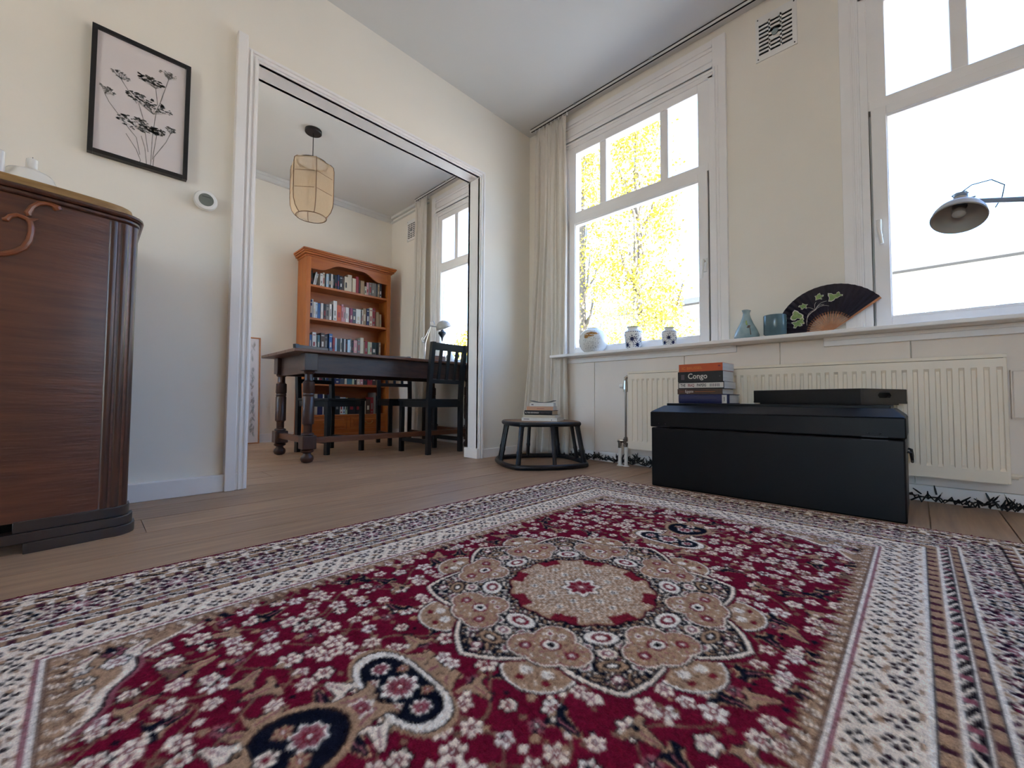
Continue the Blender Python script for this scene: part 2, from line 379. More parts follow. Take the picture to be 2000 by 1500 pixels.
window(4, WINDOW_CENTRES[3], 0)  # unseen window, carries the row on to bring in more daylight
window(6, WINDOW_CENTRES[4], 0)  # unseen window added further back for extra daylight

# walls that close the rooms
b = MB(); b.box(-3.6, 0, 2.38, 2.48, 0, CZ); struct(b.build('wall_study', PLASTER))
b = MB(); b.box(-3.7, -3.6, PY1, 2.48, 0, 0.8); b.box(-3.7, -3.6, PY1, 2.48, 2.3, CZ); b.box(-3.7, -3.6, PY1, 0.7, 0.8, 2.3); b.box(-3.7, -3.6, 1.8, 2.48, 0.8, 2.3); struct(b.build('wall_study_side', PLASTER))
w = thing('window_7', None, None, (-3.65, 1.25, 0.8), kind='structure')  # unseen side window added to brighten the study
q = MB(); q.box(-0.04, 0.04, -0.55, -0.49, 0, 1.5); q.box(-0.04, 0.04, 0.49, 0.55, 0, 1.5); q.box(-0.04, 0.04, -0.49, 0.49, 0, 0.06); q.box(-0.04, 0.04, -0.49, 0.49, 1.44, 1.5); q.build('window_frame', TRIM, w)
q = MB(); q.box(-0.004, 0.004, -0.49, 0.49, 0.06, 1.44); q.build('pane', GLASS, w)
b = MB(); b.box(-6.6, 0.0, -7.5, -7.4, 0, CZ); struct(b.build('wall_front', PLASTER))
b = MB(); RO = [(-3.3, -2.1)]
b.box(-6.6, -6.5, -7.4, 0.125, 0, 0.2); b.box(-6.6, -6.5, -7.4, 0.125, 2.5, CZ)
for a, d in ((-7.4, -3.3), (-2.1, 0.125)): b.box(-6.6, -6.5, a, d, 0.2, 2.5)
struct(b.build('wall_rear', PLASTER))
for i, (a, d) in enumerate(RO):
    w = thing('window_%d' % (5 + i), None, None, (-6.55, 0, 0), kind='structure')  # unseen rear window added as daylight fill for the room
    q = MB(); q.box(-0.04, 0.04, a, a + 0.06, 0.2, 2.5); q.box(-0.04, 0.04, d - 0.06, d, 0.2, 2.5); q.box(-0.04, 0.04, a, d, 0.2, 0.27); q.box(-0.04, 0.04, a, d, 2.43, 2.5); q.box(-0.03, 0.03, (a + d) / 2 - 0.025, (a + d) / 2 + 0.025, 0.27, 2.43)
    q.build('window_frame', TRIM, w)
    for e, g in ((a + 0.06, (a + d) / 2 - 0.025), ((a + d) / 2 + 0.025, d - 0.06)):
        q = MB(); q.box(-0.004, 0.004, e, g, 0.27, 2.43); q.build('pane', GLASS, w)
b = MB(); b.box(-3.6, 0, 2.355, 2.38, 0, 0.085); struct(b.build('baseboard_back', TRIM, bevel=0.003))
# plaster cornice of the study
b = MB(); b.box(-3.6, 0, 2.350, 2.38, CZ - 0.075, CZ - 0.062); b.box(-3.6, 0, 2.345, 2.38, CZ - 0.030, CZ); b.box(-0.028, 0, 1.55, 2.36, CZ - 0.075, CZ - 0.062); b.box(-0.034, 0, 1.55, 2.36, CZ - 0.030, CZ)
b.prism([(-3.6, 2.38, CZ - 0.062), (-3.6, 2.366, CZ - 0.062), (-3.6, 2.352, CZ - 0.03), (-3.6, 2.38, CZ - 0.03)], (3.6, 0, 0))
struct(b.build('trim_3', CEIL))

b = MB(); b.box(-8.2, -6.6, -9.0, 3.0, CZ - 0.10, CZ + 0.1); b.box(-8.2, -6.6, -9.0, 3.0, -0.3, -0.1); struct(b.build('added_rear_overhang', PLASTER))  # unseen slabs, overhang added to keep direct sun out of the rear window

# ================================================================== OUTSIDE
def gmat(): return mat('street_paving', '#7a7d80', 0.9, var=0.1, scale=0.5)
b = MB(); b.box(-60, 140, -120, 140, -3.9, -3.6); g = b.build('ground_outside', gmat()); struct(g)
FAC = mat('pale_brick_facade', '#b3a296', 0.85, scale=3, col2='#c0afa4'); EAVE = mat('grey_eave', '#34373a', 0.6); WINB = mat('far_window', '#5a626b', 0.15)
bl = thing('apartment_building', 'long low apartment block with a flat grey roof edge, seen through the windows', 'building', (25, 0, -3.6))
q = MB(); q.box(0, 9, -45, 13.5, 0, 10.0); q.build('facade', FAC, bl)
q = MB(); q.box(-0.9, 9.3, -45.5, 14.0, 10.28, 10.62); q.build('roof_edge', EAVE, bl)
q = MB(); q.box(-0.35, 9.1, -45.2, 13.8, 10.0, 10.28); q.build('fascia', mat('white_fascia', '#d9d2c8', 0.7), bl)
for z in (1.2, 4.2, 8.05):
    for k in range(26):
        y = 12.3 - 2.15 * k; h = 0.95 if z > 8 else 1.7
        q = MB(); q.box(-0.04, 0.08, y - 0.75, y + 0.75, z, z + h); f = q.build('window', TRIM, bl)
        q = MB()
        q.box(-0.06, -0.03, y - 0.68, y - 0.04, z + 0.07, z + h - 0.07); q.box(-0.06, -0.03, y + 0.04, y + 0.68, z + 0.07, z + h - 0.07); q.build('pane', WINB, f)
LEAFM = mat('autumn_leaves', '#8f8018', 0.7, var=0.35, scale=1.2, col2='#b9a93a', rand=0.0)
BARK = mat('poplar_bark', '#5c5348', 0.9, var=0.2, scale=6)
def poplar(x, y, height, rad, n, label, seed, z0=-3.6, droop=0.0, base=1.5):
    r = random.Random(seed); t = thing('poplar_tree', label, 'tree', (x, y, z0))
    q = MB(); q.tube([(0, 0, 0), (0.05, 0.03, height * 0.35), (0.0, 0.0, height * 0.7), (0.02, 0, height * 0.96)], [0.28, 0.22, 0.12, 0.03], 8)
    for k in range(26):
        z = base + (height - base) * r.uniform(0.02, 0.8); a = r.uniform(0, 2 * PI); L = rad * r.uniform(0.4, 0.9)
        q.tube([(0, 0, z), (math.cos(a) * L * 0.5, math.sin(a) * L * 0.5, z + L * 0.7), (math.cos(a) * L * 0.8, math.sin(a) * L * 0.8, z + L * 1.9)], [0.07, 0.045, 0.015], 5)
    q.build('trunk', BARK, t, smooth=True)
    rng = np.random.default_rng(seed)
    nc = n // 40
    zc = base + (height - base) * rng.random(nc) ** 0.9; a = rng.random(nc) * 2 * PI
    prof = rad * np.clip(np.sin(np.clip((zc - base) / (height - base), 0, 1) * 2.6 + 0.42), 0.12, 1)
    rr = prof * np.sqrt(rng.random(nc)); cx = rr * np.cos(a); cyy = rr * np.sin(a)
    idx = rng.integers(0, nc, n)
    p = np.stack([cx[idx], cyy[idx], zc[idx]], 1) + rng.normal(0, 1, (n, 3)) * np.array([0.16, 0.16, 0.42])
    d1 = rng.normal(0, 1, (n, 3)); d1 /= np.linalg.norm(d1, axis=1)[:, None]; d2 = rng.normal(0, 1, (n, 3)); d2 -= d1 * (d1 * d2).sum(1)[:, None]; d2 /= np.linalg.norm(d2, axis=1)[:, None]
    s = (0.045 + 0.045 * rng.random(n))[:, None]
    v = np.stack([p - d1 * s, p + d2 * s * 0.7, p + d1 * s, p - d2 * s * 0.7], 1).reshape(-1, 3)
    me = bpy.data.meshes.new('foliage'); me.from_pydata(v.tolist(), [], np.arange(4 * n).reshape(-1, 4).tolist()); me.materials.append(LEAFM)
    o = bpy.data.objects.new('foliage', me); COL.objects.link(o); o.parent = t; o['kind'] = 'stuff'
    return t
poplar(12.0, 5.2, 19.0, 1.75, 16000, 'tall yellow autumn poplar filling most of the middle window', 11)
poplar(14.6, 9.6, 20.0, 1.9, 14000, 'yellow autumn poplar at the left edge of the middle window, beside the curtain', 12)
poplar(18.6, 7.2, 10.6, 1.7, 5000, 'low yellow tree top in front of the roof edge of the apartment block', 13, base=3.0)
poplar(12.5, 16.2, 7.6, 1.8, 6000, 'low yellow tree seen through the study window behind the desk lamp', 14, base=2.0)

# ================================================================== RUG
RC = (-1.84, -1.79); RA, RB = 1.222, 0.845
def make_rug():
    st = 0.0030
    nu, nv = int(2 * RA / st) + 1, int(2 * RB / st) + 1
    us = np.linspace(-RA, RA, nu); vv = np.linspace(-RB, RB, nv)
    U, V = np.meshgrid(us, vv); A = np.abs(U); B = np.abs(V)
    rng = np.random.default_rng(5)
    L = lambda h: np.array(lin(h))
    RED, RED2, CRE, TAN, NAV, DRK, WHT, ROSE, BRN = L('#680d28'), L('#741a2a'), L('#dccfc2'), L('#a0826a'), L('#191b2b'), L('#26181f'), L('#ddd6cf'), L('#88505a'), L('#75594a')
    img = np.empty((nv, nu, 3)); img[:] = RED
    d = np.minimum(RA - A, RB - B); onside = (RB - B) < (RA - A); S = np.where(onside, U, V); SA = np.where(onside, A, B)
    def put(mask, c): img[mask] = c
    def window(cx, cy, r):
        i0, i1 = np.searchsorted(us, (cx - r, cx + r)); j0, j1 = np.searchsorted(vv, (cy - r, cy + r))
        return slice(max(j0, 0), max(j1, 0)), slice(max(i0, 0), max(i1, 0))
    def flower(cx, cy, r, petal=CRE, core=RED2, line=DRK, n=6, ph=0.0, sx=1.0, sy=1.0, sym=True):
        pts = {(a * cx, c * cy) for a in ((1, -1) if sym else (1,)) for c in ((1, -1) if sym else (1,))}
        for px, py in pts:
            w = window(px, py, r * 1.5 * max(sx, sy)); X = (U[w] - px) / sx; Y = (V[w] - py) / sy
            if X.size == 0: continue
            R = np.hypot(X, Y); T = np.arctan2(Y, X * (1 if px >= 0 else -1)); pr = r * (0.86 + 0.14 * np.cos(n * T + ph))
            sub = img[w]
            if line is not None: sub[R < pr + 0.0036] = line
            sub[R < pr] = petal
            if core is not None: sub[(R < r * 0.80) & (np.cos(n * T + ph) < -0.72)] = core; sub[R < r * 0.36] = core; sub[R < r * 0.14] = WHT
            img[w] = sub
    def leaf(cx, cy, ang, ln, wd, c=TAN, line=DRK):
        for sx in (1, -1):
            for sy in (1, -1):
                px, py = cx * sx, cy * sy; w = window(px, py, ln * 1.2); X = (U[w] - px) * sx; Y = (V[w] - py) * sy
                if X.size == 0: continue
                a = X * math.cos(ang) + Y * math.sin(ang); q = -X * math.sin(ang) + Y * math.cos(ang)
                e = (a / ln) ** 2 + (q / wd) ** 2 * (1 + 1.2 * a / ln)
                sub = img[w]
                if line is not None: sub[e < 1.35] = line
                sub[e < 0.95] = c; sub[(np.abs(q) < wd * 0.16) & (np.abs(a) < ln * 0.7)] = ROSE; img[w] = sub
    # --- red field: scattered blossoms, leaves and tendrils, mirrored in four
    fa, fb = RA - 0.36, RB - 0.42
    for yy in (0.10, 0.22, 0.33):
        wv = yy + 0.035 * np.sin(A * 34 + yy * 60); put(np.abs(B - wv) < 0.0026, BRN)
    for xx in (0.46, 0.60, 0.72, 0.82):
        wv = xx + 0.03 * np.sin(B * 40 + xx * 50); put((np.abs(A - wv) < 0.0026), BRN)
    for a in np.arange(0.02, fa + 0.05, 0.046):
        for c in np.arange(0.018, fb + 0.04, 0.043):
            if math.hypot(a, c) < 0.33: continue
            px, py = a + rng.uniform(-.013, .013), c + rng.uniform(-.013, .013); k = rng.random()
            if k < 0.70: flower(px, py, rng.uniform(0.0125, 0.021), CRE if rng.random() < .75 else WHT, RED2 if rng.random() < .6 else ROSE, DRK if rng.random() < .35 else None, n=int(rng.choice([5, 6])), ph=rng.uniform(0, 6))
            elif k < 0.93:
                if rng.random() < .5: leaf(px, py, rng.uniform(0, PI), 0.024, 0.009, NAV, TAN)
                else: leaf(px, py, rng.uniform(0, PI), 0.023, 0.009, TAN if rng.random() < .7 else BRN, NAV)
            else: flower(px, py, 0.014, ROSE, NAV, None, n=5); flower(px + 0.017, py + 0.012, 0.008, TAN, None, None, n=5)
    for a in np.arange(0.0, fa + 0.05, 0.026):
        for c in np.arange(0.0, fb + 0.04, 0.025):
            if rng.random() < .4 and math.hypot(a, c) > 0.33: flower(a + rng.uniform(-.01, .01), c + rng.uniform(-.01, .01), rng.uniform(0.004, 0.0075), [CRE, TAN, BRN, NAV][int(rng.integers(0, 4))], None, None, n=4)
    # --- pendants on the long axis
    def pendant(cx, hx, hy, outer=True):
        X = A - cx; e = (np.abs(X) / hx) ** 2.6 + (B / hy) ** 2.6
        put(e < 1.75, TAN); put(e < 1.45, DRK); put(e < 1.30, WHT); put(e < 0.86, DRK); put(e < 0.78, NAV)
        for py, r in ((0.0, 0.030), (0.058, 0.016)):
            flower(cx, py, r, WHT, RED2, None, n=8); flower(cx, py, r * 0.72, ROSE, RED2, None, n=8)
        flower(cx + 0.026, 0.034, 0.010, CRE, RED2, None); flower(cx - 0.026, 0.034, 0.010, TAN, RED2, None)
    leaf(0.418, 0.045, 0.9, 0.028, 0.012, TAN); leaf(0.415, 0.0, 0.0, 0.02, 0.015, TAN)
    pendant(0.470, 0.042, 0.094)
    leaf(0.532, 0.022, 0.4, 0.028, 0.013, TAN); leaf(0.538, 0.066, 1.2, 0.022, 0.009, CRE); flower(0.532, 0.0, 0.016, ROSE, RED2, WHT)
    X = A - 0.612; e = (np.abs(X) / 0.060) ** 2 + (B / 0.060) ** 2 * (1.1 - X * 5)
    put(e < 1.5, TAN); put(e < 1.1, DRK); put(e < 0.95, NAV); flower(0.60, 0.0, 0.022, ROSE, RED2, WHT, n=8); flower(0.622, 0.030, 0.014, TAN, RED2, None); flower(0.65, 0.0, 0.014, CRE, RED2, None)
    leaf(0.692, 0.016, 0.3, 0.026, 0.011, TAN); leaf(0.69, 0.055, 1.0, 0.022, 0.009, CRE)
    # --- medallion of eight lobes
    R = np.hypot(U, V); T = np.arctan2(V, U); ph = (T + PI / 8) % (PI / 4) - PI / 8; p = np.abs(ph) / (PI / 8)
    lobe = 0.262 + 0.090 * np.clip(1 - p / 0.95, 0, 1) ** 0.62
    def pol(rc, pc): return rc * np.cos(pc), rc * np.sin(pc)
    kx = R * np.cos(np.abs(ph) - PI / 8); ky = R * np.sin(np.abs(ph) - PI / 8)       # frame on the axis between lobes
    nz = np.sin(U * 190 + 3 * np.sin(V * 120)) * np.sin(V * 185 + 3 * np.sin(U * 130))
    crown = ((kx - 0.328) / 0.040) ** 2 + (ky / 0.056) ** 2 * (1 + 8 * (kx - 0.328))
    put(crown < 1.35, DRK); put(crown < 1.18, WHT); put(crown < 1.0, TAN); put(((kx - 0.325) / 0.010) ** 2 + ((np.abs(ky) - 0.018) / 0.011) ** 2 < 1, WHT); put((crown < 0.9) & (nz > 0.75), BRN); put((crown < 0.9) & (nz < -0.85), CRE); put(((kx - 0.345) / 0.006) ** 2 + ((np.abs(ky) - 0.022) / 0.008) ** 2 < 1, RED2)
    put(R < lobe + 0.012, RED); put(R < lobe + 0.007, DRK); put(R < lobe + 0.004, CRE); put(R < lobe - 0.0045, DRK); put(R < lobe - 0.008, NAV)
    inm = R < lobe - 0.011
    nz = np.sin(U * 190 + 3 * np.sin(V * 120)) * np.sin(V * 185 + 3 * np.sin(U * 130))
    put(inm & (nz > 0.55), TAN); put(inm & (nz < -0.62), CRE); put(inm & (np.abs(nz) < 0.05) & (np.sin(U * 60) * np.sin(V * 60) > 0.2), ROSE)
    lx = R * np.cos(ph); ly = R * np.sin(ph)
    for rc, ra, rb, c1, c2 in ((0.205, 0.020, 0.030, WHT, RED2), (0.252, 0.013, 0.016, CRE, ROSE), (0.285, 0.013, 0.024, TAN, DRK), (0.318, 0.009, 0.010, ROSE, WHT)):
        e = ((lx - rc) / ra) ** 2 + (ly / rb) ** 2; put(e < 1.5, DRK); put(e < 1.15, c1); put(e < 0.45, c2); put(e < 0.12, WHT)
    for rc, po in ((0.235, 0.034), (0.285, 0.046), (0.265, 0.058)):
        e = ((lx - rc) / 0.011) ** 2 + ((np.abs(ly) - po) / 0.011) ** 2; put((e < 1.4) & inm, WHT); put((e < 0.8) & inm, ROSE)
    kid = np.minimum(np.hypot(kx - 0.222, ky) / 0.036, np.minimum(np.hypot(kx - 0.258, np.abs(ky) - 0.040) / 0.033, np.hypot(kx - 0.262, ky) / 0.040))
    put(kid < 1.20, DRK); put(kid < 1.12, CRE); put(kid < 1.02, RED2); put(kid < 0.96, TAN); put((kid < 0.9) & (nz > 0.8), ROSE); put((kid < 0.9) & (nz < -0.84), WHT)
    e = ((kx - 0.246) / 0.016) ** 2 + (ky / 0.020) ** 2; put(e < 1.0, RED2); put(e < 0.55, WHT); put(e < 0.16, DRK)
    e = ((kx - 0.262) / 0.012) ** 2 + ((np.abs(ky) - 0.042) / 0.012) ** 2; put(e < 1, RED2); put(e < 0.4, ROSE); put(e < 0.1, WHT); e = ((kx - 0.212) / 0.007) ** 2 + ((np.abs(ky) - 0.012) / 0.008) ** 2; put(e < 1, WHT); put(e < .3, RED2)
    rd = 0.152 + 0.008 * np.abs(np.sin(T * 8)); put(R < rd + 0.010, DRK); put(R < rd + 0.007, np.array(RED)); put((R < rd + 0.004), TAN)
    cl = R < rd - 0.002; nz2 = np.sin(U * 420 + 4 * np.sin(V * 260)) * np.sin(V * 410 + 4 * np.sin(U * 240)); put(cl & (nz2 > 0.35), CRE); put(cl & (nz2 < -0.66), BRN)
    put((R < rd + 0.004) & (R > 0.136) & (np.abs(((T + PI / 8) % (PI / 4)) - PI / 8) > 0.22), RED2)
    for k in range(8): flower(0.073 * math.cos(k * PI / 4 + .39), 0.073 * math.sin(k * PI / 4 + .39), 0.0105, WHT, DRK, None, n=4, sym=False)
    for k in range(12): flower(0.108 * math.cos(k * PI / 6 + .2), 0.108 * math.sin(k * PI / 6 + .2), 0.0095, WHT, DRK, None, n=4, sym=False)
    flower(0.0, 0.0, 0.046, WHT, None, DRK, n=8, sym=False); flower(0.0, 0.0, 0.034, RED2, ROSE, None, n=8, sym=False)
    # --- spandrels in the corners and the end fields
    ca = np.interp(B, [0.0, 0.06, 0.19, 0.28, 0.375, 0.43, 0.6], [0.875, 0.845, 0.818, 0.765, 0.724, 0.645, 0.615]) + 0.006 * np.sin(B * 70)
    sp = (A > ca) & (d > 0.355)
    put(sp, TAN); put(sp & (A < ca + 0.026), CRE); put(sp & (A < ca + 0.012), DRK); put(sp & (A < ca + 0.007), ROSE)
    for a in np.arange(0.60, 0.90, 0.042):
        for c in np.arange(0.02, 0.49, 0.040):
            px, py = a + rng.uniform(-.01, .01), c + rng.uniform(-.01, .01); cc = np.interp(py, [0.0, 0.06, 0.19, 0.28, 0.375, 0.43, 0.6], [0.875, 0.845, 0.818, 0.765, 0.724, 0.645, 0.615])
            if px > cc + 0.034 and min(RA - px, RB - py) > 0.36:
                if rng.random() < .6: flower(px, py, rng.uniform(.012, .019), [CRE, WHT, ROSE][int(rng.integers(0, 3))], [RED2, DRK][int(rng.integers(0, 2))], [DRK, NAV][int(rng.integers(0, 2))], n=6)
                else: leaf(px, py, rng.uniform(0, PI), 0.024, 0.010, NAV if rng.random() < .5 else CRE)
    # --- saw-tooth edge and inner border
    tooth = 0.398 + 0.020 * np.abs(((SA / 0.026) % 1) * 2 - 1) + 0.010 * np.sin(SA * 97) * np.sin(SA * 310)
    put((d < tooth), TAN); put((d < tooth) & (d > tooth - 0.006), BRN); put((d < tooth - 0.006) & (np.sin(SA * 240 + 2 * np.sin(SA * 61) + d * 120) * np.sin(SA * 143) > 0.25) & (d > 0.375), BRN); put((d < tooth - 0.008) & (np.sin(SA * 240 + d * 500) * np.sin(d * 420 + SA * 33) > 0.5) & (d > 0.378), CRE); put((d < 0.384), BRN); put(d < 0.378, WHT); put(d < 0.372, ROSE)
    put(d < 0.366, CRE)
    def band_flowers(dc, step, off, r, petal, core, line, n=6, lim=None):
        for s in np.arange(off, RA, step):
            if s < RA - dc + 0.01: flower(s, RB - dc, r, petal, core, line, n=n)
            if s < RB - dc + 0.01: flower(RA - dc, s, r, petal, core, line, n=n)
    put((d < 0.366) & (d > 0.28) & (np.sin(SA * 95 + d * 60) * np.sin(d * 150) > 0.72), TAN)
    band_flowers(0.343, 0.046, 0.012, 0.0145, DRK, CRE, None, n=4); band_flowers(0.307, 0.046, 0.035, 0.0165, L('#38182a'), CRE, None, n=5)
    band_flowers(0.327, 0.046, 0.002, 0.006, TAN, None, None); band_flowers(0.292, 0.046, 0.012, 0.006, DRK, None, None); band_flowers(0.357, 0.046, 0.033, 0.005, BRN, None, None)
    # --- guard stripes
    put(d < 0.278, WHT); put(d < 0.273, NAV); put(d < 0.270, TAN)
    put((d < 0.270) & (d > 0.250) & (np.sin(SA * 150) > 0.55), L('#4a2230')); put(d < 0.249, WHT); put(d < 0.243, DRK)
    put((d < 0.243) & (d > 0.226) & (np.sin(SA * 170 + (d - .234) * 400) > 0.45), CRE); put((d < 0.243) & (d > 0.228) & (np.sin(SA * 85) > 0.8), ROSE)
    put(d < 0.225, WHT); put(d < 0.221, BRN); put(d < 0.219, TAN); put((d < 0.219) & (d > 0.207) & (np.sin(SA * 150 + 1) > 0.6), L('#4a2230')); put(d < 0.206, DRK); put(d < 0.202, WHT)
    # --- main border
    mb = d < 0.198; put(mb, L('#c3b5a6'))
    nz3 = np.sin(SA * 130 + 5 * np.sin(d * 90)) * np.sin(d * 190 + 4 * np.sin(SA * 70)); put(mb & (d > .1) & (nz3 > 0.5), TAN); put(mb & (d > .1) & (nz3 < -0.5), L('#5b3346'))
    vn = 0.152 + 0.022 * np.sin(SA * 39); put((np.abs(d - vn) < 0.003) & mb, DRK)
    band_flowers(0.155, 0.162, 0.0, 0.036, L('#3a1830'), CRE, WHT, n=8); band_flowers(0.155, 0.162, 0.0, 0.022, ROSE, WHT, None, n=8)
    band_flowers(0.152, 0.162, 0.081, 0.030, NAV, TAN, WHT, n=6); band_flowers(0.152, 0.162, 0.081, 0.017, CRE, L('#4a2230'), None, n=6)
    for o, dc in ((0.040, 0.178), (0.122, 0.126), (0.04, 0.122), (0.122, 0.180)): band_flowers(dc, 0.162, o, 0.015, L('#5a1c34'), CRE, DRK, n=5)
    # --- outer guards and edge
    put(d < 0.112, DRK); put(d < 0.107, TAN); put((d < .107) & (d > .088) & (np.sin(SA * 140) > 0.5), L('#4a2230')); put((d < .107) & (d > .088) & (np.sin(SA * 140 + 2) > 0.85), WHT)
    put(d < 0.086, WHT); put(d < 0.081, DRK); put((d < .081) & (d > .058) & (np.sin(SA * 160 + d * 300) > 0.1), TAN); put((d < .081) & (d > .06) & (np.sin(SA * 80) > 0.75), CRE)
    put(d < 0.056, CRE); put((d < .056) & (np.sin(SA * 120 + 2 * np.sin(d * 200)) > 0.35), L('#4d3340')); put((d < .05) & (np.sin(SA * 240) > 0.8), TAN); put(d < 0.024, ROSE); put(d < 0.019, L('#5d1026'))
    # yarn irregularity (real dye variation of the tufts)
    k = np.clip(1 + rng.normal(0, 0.20, (nv, nu)), 0.5, 1.6)[..., None]; img *= k * np.where(img.mean(2, keepdims=True) < 0.03, 0.8, 1.33)
    sm = img.copy(); sm[1:-1, 1:-1] = (img[1:-1, 1:-1] * 4 + img[:-2, 1:-1] + img[2:, 1:-1] + img[1:-1, :-2] + img[1:-1, 2:]) / 8
    img = sm
    Z = 0.0085 + rng.normal(0, 0.0007, (nv, nu)) + 0.0006 * (img.mean(2) > 0.2); Z[d < 0.012] = 0.006
    Z[0, :] = Z[-1, :] = 0.0005; Z[:, 0] = Z[:, -1] = 0.0005
    co = np.stack([U, V, Z], -1).reshape(-1, 3).astype(np.float32)
    me = bpy.data.meshes.new('rug'); me.vertices.add(nu * nv); me.vertices.foreach_set('co', co.ravel())
    i = np.arange((nv - 1) * (nu - 1)); r, c = i // (nu - 1), i % (nu - 1); a = r * nu + c
    q = np.stack([a, a + 1, a + nu + 1, a + nu], 1).astype(np.int32)
    me.loops.add(q.size); me.loops.foreach_set('vertex_index', q.ravel()); me.polygons.add(len(q)); me.polygons.foreach_set('loop_start', np.arange(0, q.size, 4, dtype=np.int32))
    me.update(calc_edges=True)
    at = me.color_attributes.new('pile_colour', 'FLOAT_COLOR', 'POINT'); at.data.foreach_set('color', np.concatenate([img.reshape(-1, 3), np.ones((nu * nv, 1))], 1).astype(np.float32).ravel())
    me.polygons.foreach_set('use_smooth', [True] * len(me.polygons))
    o = bpy.data.objects.new('oriental_rug', me); COL.objects.link(o); o.location = (RC[0], RC[1], 0.0003)
    m = bpy.data.materials.new('wool_pile'); m.use_nodes = True; n = m.node_tree.nodes; l = m.node_tree.links; b = n['Principled BSDF']
    av = n.new('ShaderNodeVertexColor'); av.layer_name = 'pile_colour'
    no = n.new('ShaderNodeTexNoise'); no.inputs['Scale'].default_value = 420; tc = n.new('ShaderNodeTexCoord'); l.new(tc.outputs['Object'], no.inputs['Vector'])
    hs = n.new('ShaderNodeHueSaturation'); mr = n.new('ShaderNodeMapRange'); mr.inputs[3].default_value = 0.62; mr.inputs[4].default_value = 1.38
    l.new(no.outputs[0], mr.inputs[0]); l.new(mr.outputs[0], hs.inputs['Value']); l.new(av.outputs[0], hs.inputs['Color']); l.new(hs.outputs[0], b.inputs['Base Color'])
    b.inputs['Roughness'].default_value = 0.95; b.inputs['Specular IOR Level'].default_value = 0.05; b.inputs['Sheen Weight'].default_value = 0.0
    bp = n.new('ShaderNodeBump'); bp.inputs['Strength'].default_value = 0.6; bp.inputs['Distance'].default_value = 0.004; l.new(no.outputs[0], bp.inputs['Height']); l.new(bp.outputs[0], b.inputs['Normal'])
    me.materials.append(m)
    tag(o, 'large burgundy oriental rug with floral borders and a round centre medallion on the wooden floor', 'rug')
make_rug()

# ================================================================== CHEST, TRAY, BOOKS ON IT
CX0, CX1, CY0, CY1 = -0.573, -0.155, -2.322, -1.352
t = thing('storage_chest', 'large black painted wooden chest standing before the radiator', 'chest', (-0.364, -1.837, 0))
o = t.location
q = MB(); q.box(CX0, CX1, CY0, CY1, 0, 0.302); q.build('body', CHESTM, t, bevel=0.006, org=o)
q = MB(); e = 0.004
q.box(CX0 - e, CX1, CY0 - e, CY1 + e, 0.306, 0.384)
q.hexa([(CX0 - e, CY0 - e, 0.384), (CX1, CY0 - e, 0.384), (CX1, CY1 + e, 0.384), (CX0 - e, CY1 + e, 0.384)], [(CX0 + 0.085, CY0 + 0.03, 0.416), (CX1 - 0.04, CY0 + 0.03, 0.416), (CX1 - 0.04, CY1 - 0.03, 0.416), (CX0 + 0.085, CY1 - 0.03, 0.416)])
lid = q.build('lid', CHESTM, t, bevel=0.005, org=o)
q = MB(); q.box(CX0 + 0.10, CX1 - 0.045, CY0 + 0.04, CY1 - 0.04, 0.414, 0.428); q.build('lid_panel', CHESTM, t, bevel=0.003, org=o)
for y in (-1.375, -2.20):
    q = MB(); q.box(CX0 - 0.005, CX0 + 0.004, y - 0.075, y, 0.296, 0.300); q.box(CX0 - 0.006, CX0 + 0.004, y - 0.075, y, 0.308, 0.312)
    for k in (0.02, 0.055): q.lathe([(0.004, -0.002), (0.003, 0.003)], (CX0 - 0.004, y - k, 0.322), 8)
    q.build('hinge_plate', BLACKM, t, org=o)
q = MB(); q.tube([(-0.44, CY0 - 0.002, 0.25), (-0.44, CY0 - 0.012, 0.247), (-0.43, CY0 - 0.015, 0.222), (-0.36, CY0 - 0.015, 0.205), (-0.29, CY0 - 0.015, 0.222), (-0.28, CY0 - 0.012, 0.247), (-0.28, CY0 - 0.002, 0.25)], 0.005, 8); q.build('rope_handle', BLACKM, t, smooth=True, org=o)

def tray():
    W, Lh, h, th = 0.312, 0.485, 0.068, 0.012
    t = thing('serving_tray', 'black rectangular serving tray with oval hand holes lying on the chest lid', 'tray', (-0.46, -2.193, 0.428), math.radians(90 - 25))
    # local x runs along the long front side (+x away to the left of the picture), -y... depth towards +/-: built with the corner at the origin
    q = MB(); q.box(0.02, Lh - 0.02, -W + 0.02, -0.02, 0.0, 0.006); q.box(0, Lh, -W, 0, 0.006, 0.014); q.build('tray_base', BLACKW, t)
    for y0, y1 in ((-th, 0), (-W, -W + th)):
        q = MB(); q.box(0, Lh, y0, y1, 0.012, h); q.build('side', BLACKW, t, bevel=0.002)
    for x0, x1 in ((0, th), (Lh - th, Lh)):
        q = MB(); y0, y1, s0, s1 = -W + th, -th, -W / 2 - 0.045, -W / 2 + 0.045
        q.box(x0, x1, y0, s0, 0.012, h); q.box(x0, x1, s1, y1, 0.012, h); q.box(x0, x1, s0, s1, 0.012, 0.030); q.box(x0, x1, s0, s1, 0.052, h)
        for (yy, sg) in ((s0, 1), (s1, -1)):
            for zc, z0 in ((0.030, 1), (0.052, -1)): q.prism([(x0, yy, zc), (x0, yy + sg * 0.010, zc), (x0, yy, zc + z0 * 0.010)], (x1 - x0, 0, 0))
        q.build('handle_end', BLACKW, t)
tray()

